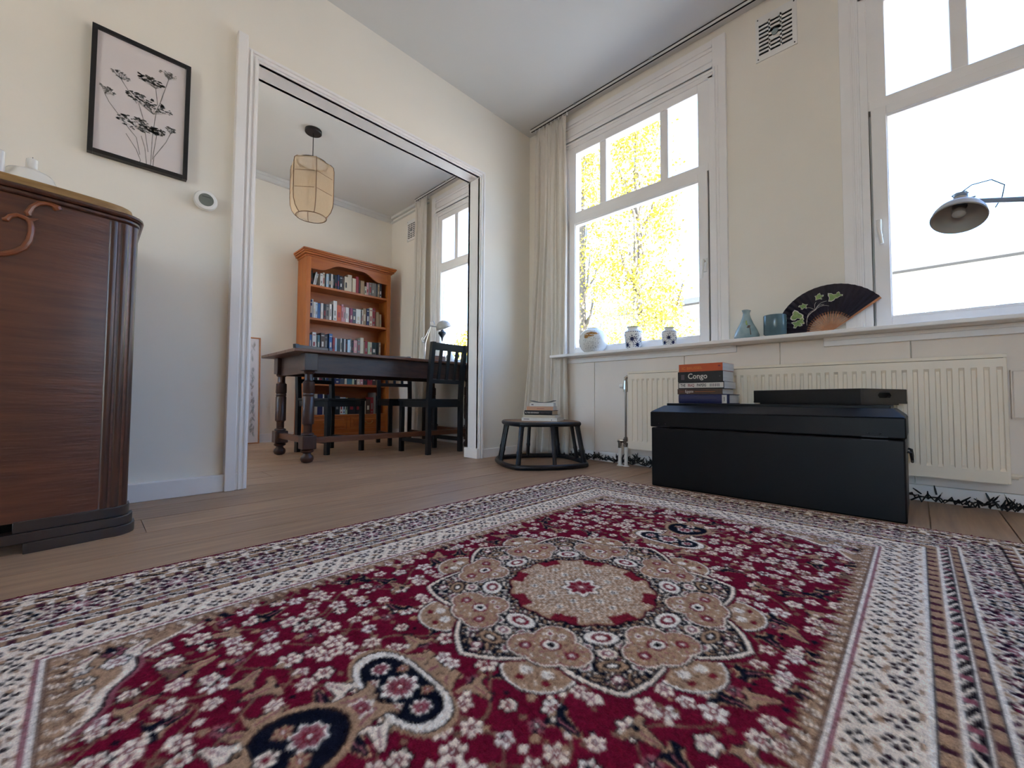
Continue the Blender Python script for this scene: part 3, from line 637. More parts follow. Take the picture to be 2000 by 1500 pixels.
def flat_book(name, label, cat, loc, rotz, L, D, T, cover, pages=PAGES, hard=False, letters=(), group=None, over=0.004):
    """a book lying flat: spine along local x facing -y, depth +y"""
    t = thing(name, label, cat, loc, rotz, group)
    ct = 0.003 if hard else 0.0012; ov = over if hard else 0.0005
    q = MB()
    if hard:
        q.box(-L / 2, L / 2, 0.004, D, 0, ct); q.box(-L / 2, L / 2, 0.004, D, T - ct, T)
        P = [(y, z) for y, z in [(0.006, 0)] + [(0.006 - 0.008 * math.sin(a), T / 2 - T / 2 * math.cos(a)) for a in np.linspace(0.15, PI - 0.15, 7)] + [(0.006, T)]]
        P2 = [(0.0085, T), (0.0085, 0)]
        q.prism([(-L / 2, y, z) for y, z in P + P2], (L, 0, 0))
    else:
        q.box(-L / 2, L / 2, 0, D, 0, ct); q.box(-L / 2, L / 2, 0, D, T - ct, T); q.box(-L / 2, L / 2, 0, 0.0015, ct, T - ct)
    q.build('cover', cover, t, smooth=hard, fix=True)
    q = MB(); q.box(-L / 2 + ov, L / 2 - ov, 0.0016 if not hard else 0.009, D - ov, ct, T - ct); q.build('page_block', pages, t)
    yf = -0.0025 if hard else -0.0006
    for kind, *a in letters:
        if kind == 't':
            s, x, z, size, mtl, sx = a[:6]; text_part('spine_lettering', s, size, mtl, t, (x, yf, z), (PI / 2, 0, 0), sx, bold=a[6] if len(a) > 6 else 0)
        else:
            x0, x1, z0, z1, mtl = a; q = MB(); q.box(x0, x1, yf, yf + 0.0004, z0, z1); q.build(kind, mtl, t)
    return t
G1 = 'books piled on the black chest'
bx, bz = -0.40, 0.4285
stack = [('navy', 0.048, 0.255, 0.165, True, -1.553, -91, 'thick navy hardback at the bottom of the pile on the chest',
          [('spine_line', -0.115, 0.07, 0.027, 0.0285, DULL_INK), ('spine_label', 0.095, 0.118, 0.002, 0.044, WHITE_INK), ('label_mark', 0.104, 0.108, 0.012, 0.034, DULL_INK)]),
         ('dark_brown', 0.028, 0.232, 0.155, False, -1.535, -92, 'dark maroon paperback with a thin pale line, on the chest',
          [('t', 'Egypte', -0.075, 0.0145, 0.020, WHITE_INK, 0.85), ('spine_line', -0.103, -0.080, 0.013, 0.0145, RED_INK), ('spine_line', -0.022, 0.080, 0.013, 0.0145, GOLD_INK)]),
         ('black', 0.036, 0.238, 0.160, False, -1.541, -93, 'paperback with pale spine lettered black and red in the middle of the chest pile',
          [('spine_label', -0.115, 0.116, 0.005, 0.031, WHITE_INK)]),
         ('black', 0.054, 0.232, 0.155, False, -1.538, -91.5, 'thick black paperback with the white word Congo on its spine',
          [('t', 'Congo', -0.062, 0.029, 0.040, WHITE_INK, 0.93, 0.0006), ('spine_line', -0.060, 0.012, 0.0105, 0.0117, DULL_INK), ('spine_line', -0.098, -0.080, 0.012, 0.040, DULL_INK), ('label_mark', 0.098, 0.103, 0.024, 0.030, DULL_INK)]),
         ('orange', 0.041, 0.228, 0.150, False, -1.540, -93.5, 'orange paperback with white page edges on top of the pile on the chest',
          [('t', 'IC BRUSSEL', -0.098, 0.018, 0.021, GOLD_INK, 1.05, 0.0003), ('label_mark', 0.092, 0.104, 0.022, 0.029, RED_INK)])]
for col, T, L, D, hard, y, rz, lab, let in stack:
    t = flat_book('book', lab, 'book', (bx, y, bz), math.radians(rz), L, D, T, BM[col], PAGES, hard, let, G1)
    if 'black and red in' in lab:
        for s, x, mtl in (('THE', -0.106, BLACK_INK), ('IRAQ', -0.066, RED_INK), ('PAPERS', -0.018, BLACK_INK)):
            text_part('spine_lettering', s, 0.021, mtl, t, (x, -0.0013, 0.018), (PI / 2, 0, 0), 0.72, bold=0.0004)
        for k in range(6):
            q = MB(); q.box(0.050 + k * 0.0085, 0.0535 + k * 0.0085, -0.0012, -0.0008, 0.010, 0.026); q.build('small_print', DULL_INK, t)
    bz += T + 0.0006

# ================================================================== RATTAN STOOL WITH BOOKS
SX, SY, ST = -0.43, -0.465, 0.300
t = thing('rattan_stool', 'low black rattan stool with eight legs by the curtain corner', 'stool', (SX, SY, 0))
def ring_pts(rc, rm, z, n=48):
    P = []
    for k in range(n):
        a = 2 * PI * k / n + math.radians(15); ph = (a - math.radians(15)) % (PI / 2); w = abs(ph - PI / 4) / (PI / 4)
        P.append(((rm + (rc - rm) * w ** 1.6) * math.cos(a), (rm + (rc - rm) * w ** 1.6) * math.sin(a), z))
    return P
q = MB(); q.tube(ring_pts(0.335, 0.285, 0.017), 0.0165, 10, closed=True); q.build('bottom_ring', RATTAN, t, smooth=True)
q = MB(); q.tube(ring_pts(0.285, 0.240, ST - 0.016), 0.0155, 10, closed=True); q.build('top_ring', RATTAN, t, smooth=True)
for k in range(8):
    a = math.radians(15 + 45 * k); rb, rt = ((0.322, 0.272) if k % 2 == 0 else (0.280, 0.235)); rr = 0.017 if k % 2 == 0 else 0.0135
    P = [(math.cos(a) * (rb + (rt - rb) * s), math.sin(a) * (rb + (rt - rb) * s), 0.024 + (ST - 0.046) * s) for s in (0, .25, .33, .36, .7, 1)]
    q = MB(); q.tube(P, [rr, rr * .95, rr * 1.12, rr * .95, rr * .93, rr], 9); q.build('leg', RATTAN, t, smooth=True)
    q = MB(); c = Vector(P[-1]); q.tube([c + Vector((0, 0, z)) for z in (-0.012, 0.0, 0.010)], rr * 1.25, 9); q.build('binding', RATTAN, t, smooth=True)
q = MB(); P = ring_pts(0.278, 0.234, ST - 0.008); q.prism(P, (0, 0, 0.006)); seat = q.build('woven_seat', mat('woven_cane', '#8a6a50', 0.7, var=0.3, scale=60, bump=0.4, bscale=90), t)
q = MB(); q.prism([(x * 0.6, y * 0.6, ST - 0.022) for x, y, z in P], (0, 0, 0.012)); q.build('seat_brace', mat('cane_brace', '#7a5a44', 0.7), t)
G2 = 'books piled on the rattan stool'
bz = ST - 0.0015; rz = -66
cx, cy_ = -0.445, -0.490
for col, T, L, D, hard, dx, dr, lab, let, pg in [
    ('white', 0.022, 0.250, 0.20, False, 0.0, 0, 'wide pale paperback at the bottom of the pile on the rattan stool', [('label_mark', -0.11, -0.07, 0.009, 0.013, DULL_INK), ('label_mark', 0.085, 0.090, 0.006, 0.012, BLACK_INK)], PAGES),
    ('cream', 0.018, 0.225, 0.19, False, -0.004, 3, 'thin tan paperback with white front cover, second from the bottom on the stool', [], PAGES),
    ('black', 0.031, 0.200, 0.135, True, -0.004, -4, 'black hardback with white spine lettering in the middle of the stool pile', [('t', 'EL TIGO DE KONGO', -0.092, 0.0145, 0.0125, WHITE_INK, 0.86, 0.0003), ('spine_line', 0.020, 0.050, 0.014, 0.017, DULL_INK), ('spine_line', 0.055, 0.085, 0.014, 0.017, DULL_INK)], PAGESC),
    ('tan', 0.026, 0.185, 0.12, False, 0.002, 2, 'peach coloured paperback above the black hardback on the stool', [('label_mark', -0.02, 0.03, 0.010, 0.013, RED_INK)], PAGES),
    ('white', 0.023, 0.165, 0.11, False, 0.010, 6, 'small white paperback, second from the top of the stool pile', [('label_mark', -0.07, -0.055, 0.008, 0.015, DULL_INK)], PAGES)]:
    a = math.radians(rz + dr); lx, ly = math.cos(a), math.sin(a)
    px, py = cx + lx * dx - (-ly) * 0 - math.sin(-a) * 0, cy_ + ly * dx
    ox, oy = -math.sin(a) * (-0.06), math.cos(a) * (-0.06)
    mtl = BM[col] if 'peach' not in lab else mat('book_cover_peach', '#c3977a', 0.6)
    flat_book('book', lab, 'book', (px + ox, py + oy, bz), a, L, D, T, mtl, pg, hard, let, G2, over=0.004); bz += T + 0.0006
# curled magazine on the very top
a = math.radians(rz + 4); t = thing('magazine', 'thin dark magazine with curled up corners on top of the stool pile', 'magazine', (cx + 0.012 - math.sin(a) * -0.05, cy_ + math.cos(a) * -0.05, bz), a, G2)
n = 12; top = []; bot = []
for i in range(n + 1):
    x = -0.078 + 0.160 * i / n; zz = 0.0005 + 0.013 * (abs(x) / 0.08) ** 2.2
    top.append([(x, y, zz + 0.003) for y in (0, 0.12)]); bot.append([(x, y, zz) for y in (0, 0.12)])
q = MB(); q.grid(top); q.grid(bot); q.add([p for r in (0, 1) for p in []], [])
for i in range(n):
    q.add([bot[i][0], bot[i + 1][0], top[i + 1][0], top[i][0], bot[i][1], bot[i + 1][1], top[i + 1][1], top[i][1]], [(0, 1, 2, 3), (5, 4, 7, 6)])
q.add([bot[0][0], bot[0][1], top[0][1], top[0][0], bot[n][0], bot[n][1], top[n][1], top[n][0]], [(0, 1, 2, 3), (4, 7, 6, 5)])
q.build('cover', BM['slate'] if False else mat('magazine_cover', '#20222b', 0.35), t, fix=True)

# ================================================================== RADIATOR
def radiator():
    y0, y1, z0, z1, xf = -2.612, -0.972, 0.122, 0.634, -0.130
    t = thing('radiator', 'long cream ribbed panel radiator on the wall under the window sill', 'radiator', (-0.09, (y0 + y1) / 2, z0)); o = t.location
    n = 47; pitch = 0.03432; gz0, gz1 = 0.170, 0.584; dp = 0.007
    q = MB(); ya = y1 - 0.028
    q.box(xf, xf + 0.012, y0 + 0.006, y1 - 0.006, z0 + 0.006, gz0); q.box(xf, xf + 0.012, y0 + 0.006, y1 - 0.006, gz1, z1 - 0.016)
    q.add([(xf, y1 - 0.006, gz0), (xf, ya, gz0), (xf, ya, gz1), (xf, y1 - 0.006, gz1)], [(0, 1, 2, 3)])
    for k in range(n):
        a = ya - k * pitch; b_, c, d, e = a - 0.005, a - 0.008, a - 0.019, a - 0.022; f = a - pitch
        if k == n - 1: f = y0 + 0.006
        x2 = xf + dp
        q.add([(xf, a, gz0), (xf, b_, gz0), (x2, c, gz0 + 0.012), (x2, d, gz0 + 0.012), (xf, e, gz0), (xf, f, gz0), (xf, a, gz1), (xf, b_, gz1), (x2, c, gz1 - 0.012), (x2, d, gz1 - 0.012), (xf, e, gz1), (xf, f, gz1)],
              [(0, 1, 7, 6), (1, 2, 8, 7), (2, 3, 9, 8), (3, 4, 10, 9), (4, 5, 11, 10), (1, 4, 3, 2), (7, 8, 9, 10)])
    q.build('ribbed_front', RADW, t, org=o)
    q = MB(); q.box(-0.045, -0.035, y0 + 0.01, y1 - 0.01, z0 + 0.01, z1 - 0.02); q.build('back_panel', RADW, t, org=o)
    for a, b_ in ((y0, y0 + 0.010), (y1 - 0.010, y1)):
        q = MB(); q.box(xf + 0.002, -0.030, a, b_, z0, z1 - 0.008); q.build('side_cover', RADW, t, bevel=0.002, org=o)
    q = MB(); q.box(xf + 0.004, -0.030, y0, y1, z1 - 0.010, z1 - 0.004); q.box(xf - 0.002, xf + 0.006, y0, y1, z1 - 0.014, z1); q.box(-0.036, -0.030, y0, y1, z1 - 0.014, z1)
    q.build('top_grille', RADW, t, bevel=0.001, org=o)
    q = MB(); q.box(xf - 0.001, -0.030, y0 + 0.01, y1 - 0.01, z0, z0 + 0.008); q.build('bottom_rail', RADW, t, org=o)
    for y in (-1.3, -2.25):
        q = MB(); q.box(-0.035, 0.002, y - 0.02, y + 0.02, z0 + 0.05, z1 - 0.08); q.build('wall_bracket', RADW, t, org=o)
    q = MB(); q.tube([(-0.085, y0, 0.150), (-0.085, y0 - 0.022, 0.150)], 0.011, 8); q.tube([(-0.085, y0 - 0.022, 0.150), (-0.085, y0 - 0.034, 0.154)], 0.006, 8); q.build('bleed_valve', RADW, t, smooth=True, org=o)
    # pipework at the curtain end
    yp, xp = -0.945, -0.105
    q = MB(); q.tube([(xp, yp, 0.185), (xp, yp, 0.50)], 0.0075, 10); q.build('riser_pipe', CHROME, t, smooth=True, org=o)
    q = MB(); q.tube([(xp, yp, 0.50), (xp, yp, 0.515), (xp, yp, 0.516), (xp, yp, 0.535), (xp, yp, 0.575)], [0.014, 0.014, 0.017, 0.016, 0.012], 10)
    q.tube([(xp, yp, 0.575), (xp, yp - 0.002, 0.592), (xp, yp - 0.012, 0.600), (xp, yp - 0.032, 0.600)], [0.011, 0.012, 0.011, 0.010], 10); q.build('top_valve', CHROME, t, smooth=True, org=o)
    q = MB(); q.tube([(xp, yp + 0.008, 0.542), (xp, yp + 0.014, 0.542), (xp, yp + 0.040, 0.542)], [0.012, 0.019, 0.017], 12); q.build('valve_knob', WHITEP, t, smooth=True, org=o)
    q = MB(); q.tube([(xp, yp, 0.195), (xp, yp, 0.185), (xp, yp, 0.184), (xp, yp, 0.165), (xp, yp, 0.13)], [0.014, 0.014, 0.018, 0.017, 0.015], 10)
    q.tube([(xp, yp + 0.058, 0.168), (xp, yp, 0.168), (xp, yp - 0.03, 0.150)], [0.012, 0.013, 0.011], 10); q.tube([(xp, yp + 0.045, 0.172), (xp, yp + 0.045, 0.12)], [0.014, 0.012], 10)
    q.tube([(xp - 0.016, yp - 0.003, 0.142), (xp - 0.026, yp - 0.003, 0.142)], 0.010, 10); q.build('bottom_fitting', CHROME, t, smooth=True, org=o)
    for y in (yp + 0.045, yp - 0.002):
        q = MB(); q.tube([(xp, y, 0.13), (xp, y, 0.0)], 0.012, 10); q.lathe([(0.022, 0.0), (0.020, 0.006), (0.012, 0.008)], (xp, y, 0), 12); q.build('floor_pipe', WHITEP, t, smooth=True, org=o)
radiator()
# flat white cover beside the radiator
t = thing('wall_box', 'flat white cover plate on the wall right of the radiator at the picture edge', 'cover plate', (-0.015, -2.80, 0.38))
q = MB(); q.box(-0.030, 0.001, -0.167, 0.167, 0.0, 0.190); q.build('cover', PANEL, t, bevel=0.004)
q = MB(); q.box(-0.026, 0.0, -0.171, 0.171, -0.004, 0.194); q.build('rim', PANEL, t)

# string lights along the skirting
def garland(name, label, pts, n, seed, spread):
    r = random.Random(seed); t = thing(name, label, 'string lights', (pts[0][0], pts[0][1], 0)); o = t.location
    path = []
    for i in range(len(pts) - 1):
        for k in range(14):
            s = k / 14; path.append(Vector(pts[i]).lerp(Vector(pts[i + 1]), s) + Vector((r.uniform(-1, 1) * spread, 0, max(0, r.uniform(-.2, 1)) * spread)))
    q = MB()
    for off in (0, 1):
        q.tube([p + Vector((math.sin(i * 1.3 + off * 2) * spread, 0, 0.006 + abs(math.sin(i * .9 + off)) * spread * 1.2)) for i, p in enumerate(path)], 0.0032, 6)
    q.build('cable', CABLE, t, org=o)
    q = MB(); w = MB()
    for i in range(n):
        p = path[r.randrange(len(path))] + Vector((r.uniform(-1, 1) * spread, r.uniform(-.02, .02), r.uniform(0.004, spread * 1.5)))
        dv = Vector((r.uniform(-.6, .3), r.uniform(-.8, .8), r.uniform(0.1, 1.0))).normalized() * r.uniform(0.022, 0.048); e = p + dv
        if e.x > -0.024: e.x = -0.026
        if p.x > -0.026: p.x = -0.028
        q.tube([p, p.lerp(e, .55), e], [0.0034, 0.0036, 0.0018], 5)
        if i % 4 == 0: w.tube([e, e + dv * 0.28], [0.0022, 0.001], 5)
    s = q.build('light_holders', CABLE, t, org=o); s['kind'] = 'stuff'
    s = w.build('bulbs', BULB, t, org=o); s['kind'] = 'stuff'
garland('string_lights', 'bundled black string lights on the floor between the rattan stool and the chest', [(-0.065, -0.40, 0), (-0.07, -0.62, 0), (-0.062, -0.84, 0), (-0.07, -1.02, 0), (-0.066, -1.30, 0)], 190, 4, 0.020)
garland('string_lights', 'black string lights on the floor below the radiator, right of the chest', [(-0.09, -2.22, 0.01), (-0.075, -2.36, 0.0), (-0.09, -2.50, 0), (-0.082, -2.62, 0), (-0.085, -2.85, 0), (-0.08, -3.1, 0)], 60, 9, 0.018)

# ================================================================== CURTAINS AND RAILS
def curtain(label, y0, y1, y0b, y1b, x, xb, xb0, ztop, zbot, folds, seed, amp=0.016):
    r = random.Random(seed); t = thing('curtain', label, 'curtain', (x, (y0 + y1) / 2, zbot)); o = t.location
    nu, nz = folds * 10, 46; ph = [r.uniform(-.5, .5) for _ in range(folds + 2)]
    def P(i, j, off):
        u = i / nu; s = j / nz; k = u * folds; f = math.sin(2 * PI * k + ph[int(k)] * math.sin(2 * PI * k)) * (0.45 + 0.75 * s) + 0.35 * math.sin(5.3 * PI * k * .31 + 4 * s)
        if s < 0.03: f = math.sin(2 * PI * k * 2) * 0.4
        ya = y0 + (y1 - y0) * u; yb = y0b + (y1b - y0b) * u; ss = s ** 2.2
        return (x + ((xb0 + (xb - xb0) * min(1, u * 1.25) ** 0.8) - x) * ss + f * amp + off, ya + (yb - ya) * ss + 0.004 * math.cos(2 * PI * k * 1.5 + 3 * s) + 0.006 * math.sin(9 * s + k), ztop + (zbot - ztop) * s + (0.012 * math.sin(k * 1.9) if s > .98 else 0))
    q = MB(); q.grid([[P(i, j, 0) for i in range(nu + 1)] for j in range(nz + 1)])
    c = q.build('cloth', CURTAIN, t, smooth=True, ang=180, org=o); sm = c.modifiers.new('thickness', 'SOLIDIFY'); sm.thickness = 0.0012
    q = MB()
    for k in range(folds + 1):
        u = k / folds; y = y0 + (y1 - y0) * u; q.box(x - 0.004, x + 0.004, y - 0.004, y + 0.004, ztop - 0.008, ztop + 0.016)
    q.build('glider_hooks', WHITEP, t, org=o)
curtain('sheer off-white linen curtain hanging in the living room corner behind the rattan stool', -0.098, -0.425, -0.048, -0.44, -0.068, -0.078, -0.185, 2.700, 0.022, 8, 3)
curtain('off-white curtain beside the study window, right of the bookcase', 1.735, 1.515, 1.80, 1.50, -0.070, -0.085, -0.12, 2.700, 0.03, 5, 8, 0.020)
def rail(label, y0, y1):
    t = thing('curtain_rail', label, 'curtain rail', (-0.068, (y0 + y1) / 2, CZ)); o = t.location
    q = MB(); q.box(-0.080, -0.058, y0, y1, CZ - 0.018, CZ - 0.001); q.build('track', WHITEP, t, org=o)
    q = MB(); q.box(-0.074, -0.064, y0 + .01, y1 - .01, CZ - 0.0195, CZ - 0.0175); q.build('slot', DARKHOLE, t, org=o)
    q = MB(); q.box(-0.0835, -0.0815, y0 + .01, y1 - .01, CZ - 0.006, CZ - 0.001); q.build('shadow_strip', DARKHOLE, t, org=o)  # solid dark strip standing in for the shade between rail and ceiling
    y = y0 + 0.35
    while y < y1 - 0.1:
        q = MB(); q.box(-0.088, -0.056, y - 0.012, y + 0.012, CZ - 0.010, CZ); q.lathe([(0.004, -0.004), (0.003, 0)], (-0.087, y, CZ - 0.010), 8); q.build('clip', STEEL, t, org=o); y += 0.62
rail('white curtain rail along the living room ceiling above the windows', -5.2, -0.04)
rail('white curtain rail on the study ceiling above the study window', 0.16, 1.74)

# ================================================================== VENT GRILLES
def vent(label, yc, z0, z1, w):
    t = thing('vent_grille', label, 'vent', (0, yc, z0)); h = z1 - z0
    q = MB(); cols = [(-w * 0.39, -w * 0.145), (-w * 0.105, w * 0.135), (w * 0.175, w * 0.42)]; rows = 8; zz0, zz1 = h * 0.13, h * 0.86; st = (zz1 - zz0) / rows
    # plate made of bars round the slots
    q.box(-0.006, 0, -w / 2, w / 2, 0, zz0); q.box(-0.006, 0, -w / 2, w / 2, zz1, h)
    xs = [-w / 2] + [v for c in cols for v in c] + [w / 2]
    for i in range(0, len(xs), 2): q.box(-0.006, 0, xs[i], xs[i + 1], zz0, zz1)
    for r_ in range(rows):
        q.box(-0.006, 0, cols[0][0], cols[-1][1], zz0 + r_ * st + st * 0.52, zz0 + (r_ + 1) * st)
    q.box(-0.006, 0, cols[1][0], cols[1][1], zz0 + 3 * st, zz0 + 5 * st)
    q.build('plate', WHITEP, t)
    q = MB(); q.box(-0.0015, -0.0005, -w / 2 + .01, w / 2 - .01, zz0 - .005, zz1 + .005); q.build('dark_backing', DARKHOLE, t)
    q = MB(); yk = (cols[1][0] + cols[1][1]) / 2; zk = zz0 + 4 * st; q.tube([(-0.006, yk, zk), (-0.013, yk, zk)], w * 0.085, 14); q.build('knob', mat('grey_knob', '#8d9490', 0.4) if 'grey_knob' not in MATS else MATS['grey_knob'], t, smooth=True)
    for a in (-1, 1):
        for c in (0.05, 0.95):
            q = MB(); q.tube([(-0.005, a * w * 0.44, h * c), (-0.008, a * w * 0.44, h * c)], 0.0035, 8); q.build('screw', DARKHOLE, t)
vent('white metal vent grille on the wall between the two living room windows near the ceiling', -1.832, 2.395, 2.655, 0.200)
vent('small white vent grille near the ceiling in the study corner above the bookcase', 1.915, 2.335, 2.585, 0.190)

# ================================================================== THINGS ON THE WINDOW SILL
def pot(name, label, cat, loc, prof, mtl, seg=36, fn=None):
    t = thing(name, label, cat, loc); q = MB(); q.lathe(prof, (0, 0, 0), seg, cap=True, fn=fn); q.build('body', mtl, t, smooth=True, ang=60); return t
def on_surface(prof, z):
    for (r0, z0), (r1, z1) in zip(prof, prof[1:]):
        if min(z0, z1) <= z <= max(z0, z1) and abs(z1 - z0) > 1e-6: return r0 + (r1 - r0) * (z - z0) / (z1 - z0)
    return prof[-1][0]
def decal(prof, pts, off=0.0008, cen=(0, 0)):
    """flat glaze marks laid on a lathe body: pts are (angle, z)"""
    return [((on_surface(prof, z) + off) * math.cos(a), (on_surface(prof, z) + off) * math.sin(a), z) for a, z in pts]
def blob(prof, a0, z0, ra, rz, q, n=10, rot=0.0, off=0.0008):
    q.add([((on_surface(prof, z0) + off) * math.cos(a0), (on_surface(prof, z0) + off) * math.sin(a0), z0)] + decal(prof, [(a0 + (ra * math.cos(t) * math.cos(rot) - rz * math.sin(t) * math.sin(rot)) / 1.0, z0 + (rz * math.sin(t) * math.cos(rot) + ra * math.cos(t) * math.sin(rot) * 0.06)) for t in np.linspace(0, 2 * PI, n, endpoint=False)], off), [(0, 1 + i, 1 + (i + 1) % n) for i in range(n)])
SX_ = -0.080
# round vase
sph = [(0.040, 0.0), (0.062, 0.004), (0.088, 0.030), (0.101, 0.062), (0.104, 0.090), (0.098, 0.120), (0.080, 0.150), (0.056, 0.168), (0.046, 0.173), (0.046, 0.180), (0.041, 0.180), (0.041, 0.170)]
t = pot('round_vase', 'globe shaped white vase with an ochre brush mark, first on the sill beside the curtain', 'vase', (SX_, -0.672, SILLZ), sph, CERW)
r = random.Random(1); FC = PI + 0.55                                            # the side that faces the room
q = MB()
for a, z, ra, rz in ((0.10, .132, .42, .010), (0.30, .122, .36, .012), (0.48, .108, .16, .014), (-0.16, .128, .22, .007), (0.2, .112, .30, .006)): blob(sph, FC - a, z, ra, rz, q, 14)
q.build('ochre_brush_mark', OCHRE, t, fix=False)
q = MB()
for i in range(230):
    a = r.uniform(-.55, .7); z = r.uniform(.006, .102) if r.random() < .8 else r.uniform(.1, .16); blob(sph, FC - a, z, r.uniform(.008, .022), r.uniform(.001, .0022), q, 6)
s = q.build('speckles', SPECK, t, fix=False); s['kind'] = 'stuff'
def delft(label, y, k):
    pr = [(r_ * k, z * k) for r_, z in ((0.040, 0), (0.048, 0.004), (0.050, 0.030), (0.056, 0.070), (0.062, 0.100), (0.060, 0.115), (0.048, 0.127), (0.038, 0.132), (0.037, 0.136), (0.042, 0.146), (0.042, 0.150), (0.036, 0.150), (0.034, 0.138))]
    t = pot('ginger_jar', label, 'jar', (SX_, y, SILLZ), pr, CERW); r = random.Random(int(k * 100)); q = MB()
    for i in range(9):
        a = i * 2 * PI / 9; blob(pr, a, (0.064 if i % 2 else 0.026) * k, 0.24, 0.0135 * k, q, 12)
    q.build('cobalt_blossoms', COBALT, t, fix=False); q = MB()
    for i in range(9):
        a = i * 2 * PI / 9
        for m_ in range(8):
            b_ = a + math.cos(m_ * PI / 4) * 0.34; zz = ((0.064 if i % 2 else 0.026) + 0.019 * math.sin(m_ * PI / 4)) * k
            if 0.004 < zz < 0.1 * k: blob(pr, b_, zz, 0.075, 0.0035 * k, q, 6, off=0.001)
    for i in range(150):
        a = r.uniform(0, 2 * PI); z = r.uniform(0.006, 0.098) * k; blob(pr, a, z, r.uniform(.03, .10), r.uniform(.0012, .0038) * k, q, 6, off=0.0009)
    for i in range(26):
        blob(pr, i * 2 * PI / 26, 0.113 * k, 0.085, 0.0028 * k, q, 6)
    s = q.build('cobalt_scrolls', COBALT, t, fix=False); s['kind'] = 'stuff'
    q = MB(); q.lathe([(0.0425 * k, 0.146 * k), (0.0432 * k, 0.149 * k), (0.0425 * k, 0.1515 * k)], (0, 0, 0), 30, cap=False); q.build('rim', mat('glaze_rim_%d' % int(k * 100), '#7f8f7c', 0.3), t, smooth=True)
delft('larger blue and white ginger jar in the middle of the sill', -0.990, 1.0)
delft('smaller blue and white ginger jar, right of the larger one on the sill', -1.238, 0.785)
# bottle vase
bp_ = [(0.050, 0), (0.062, 0.006), (0.063, 0.022), (0.052, 0.052), (0.034, 0.088), (0.022, 0.120), (0.017, 0.140), (0.018, 0.150), (0.024, 0.163), (0.021, 0.164), (0.015, 0.150)]
t = thing('bottle_vase', 'pale blue green bottle vase with pinched lip, left of the teal pot', 'vase', (SX_, -1.680, SILLZ)); q = MB()
q.lathe(bp_, (0, 0, 0), 32, fn=lambda a, i: 1 + (0.22 * math.cos(2 * a + 0.4) if i >= 8 else 0)); q.build('body', CELADON, t, smooth=True, ang=60)
q = MB()
for z, da, rz in ((0.066, .35, .007), (0.060, .42, .004), (0.070, .28, .003)): blob(bp_, FC - da + .3, z, .16, rz, q, 10)
q.build('brown_mark', mat('brown_glaze', '#54463c', 0.4), t, fix=False)
q = MB()
for z in np.linspace(0.020, 0.060, 9): blob(bp_, FC + .02, z, .045, .0035, q, 6)
q.build('brown_stem', MATS['brown_glaze'], t, fix=False)
q = MB()
for z, da in ((0.080, -.25), (0.088, -.32), (0.096, -.30)): blob(bp_, FC + da, z, .13, .006, q, 8)
q.build('green_leaf_mark', LEAFG, t, fix=False)
# teal pot
pp = [(0.043, 0), (0.048, 0.003), (0.049, 0.008), (0.053, 0.012), (0.054, 0.108), (0.052, 0.112), (0.049, 0.112), (0.048, 0.02), (0.0, 0.018)]
t = pot('plant_pot', 'glossy teal cylinder pot in front of the folding fan on the sill', 'pot', (-0.0995, -1.822, SILLZ), pp, TEALPOT, 40)
# folding fan
FY, FZ = -2.052, SILLZ + 0.010; FR, FI = 0.237, 0.088; n = 22
fan = thing('folding_fan', 'open dark folding fan with painted green leaves, standing on the sill', 'fan', (-0.0425, FY, FZ))
a0, a1 = math.radians(36), math.radians(182)
def fp(a, r_, k=0.0):                                   # fan plane: -y to the right, leaning back to the wall
    s = r_ * math.cos(a); h = r_ * math.sin(a); return (k + 0.012 * max(h, 0), -s, h)
q = MB(); rows = []
for i in range(2 * n + 1):
    a = a0 + (a1 - a0) * i / (2 * n); k = 0.0028 if i % 2 else -0.0028; rows.append([fp(a, rr + (0.0025 if (i % 2 and rr == FR) else 0), k * (0.5 + rr * 3)) for rr in (FI, 0.13, 0.18, FR)])
q.grid(rows); c = q.build('pleated_cloth', FANCLOTH, fan); sm = c.modifiers.new('thickness', 'SOLIDIFY'); sm.thickness = 0.0006
for i in range(n + 1):
    a = a0 + (a1 - a0) * i / n; q = MB(); w_ = 0.0027 if i not in (0, n) else 0.0055; e = FI + 0.012 if i not in (0, n) else FR
    p0, p1 = Vector(fp(a, -0.008, -0.001)), Vector(fp(a, e, -0.0022 if i not in (0, n) else -0.004)); d = (p1 - p0).normalized(); nn = Vector((1, 0, 0)); wv = d.cross(nn)
    q.hexa([p0 - wv * w_ * .5, p0 + wv * w_ * .5, p0 + wv * w_ * .5 + nn * .0008, p0 - wv * w_ * .5 + nn * .0008], [p1 - wv * w_, p1 + wv * w_, p1 + wv * w_ + nn * .0008, p1 - wv * w_ + nn * .0008])
    q.build('rib' if i not in (0, n) else 'guard_stick', BAMBOO, fan)
q = MB(); q.tube([(-0.006, 0, 0), (0.004, 0, 0)], 0.005, 8); q.build('pivot_pin', BRASS, fan)
def fan_mark(name, mtl, polys, k=-0.0062):
    q = MB()
    for c_a, c_r, rad, m_, sd in polys:
        r = random.Random(sd); ca, cr = math.radians(c_a), c_r; cx_, cz_ = cr * math.cos(ca), cr * math.sin(ca); P = []
        for j in range(14):
            t_ = 2 * PI * j / 14; rr = rad * (0.72 + 0.28 * math.cos(m_ * t_ + sd) + r.uniform(-.12, .12)); s, h = cx_ + rr * 1.15 * math.cos(t_), cz_ + rr * math.sin(t_); P.append((k + 0.012 * max(h, 0), -s, h))
        q.add([(k + 0.012 * max(cz_, 0), -cx_, cz_)] + P, [(0, 1 + j, 1 + (j + 1) % 14) for j in range(14)])
    return q.build(name, mtl, fan, fix=False)
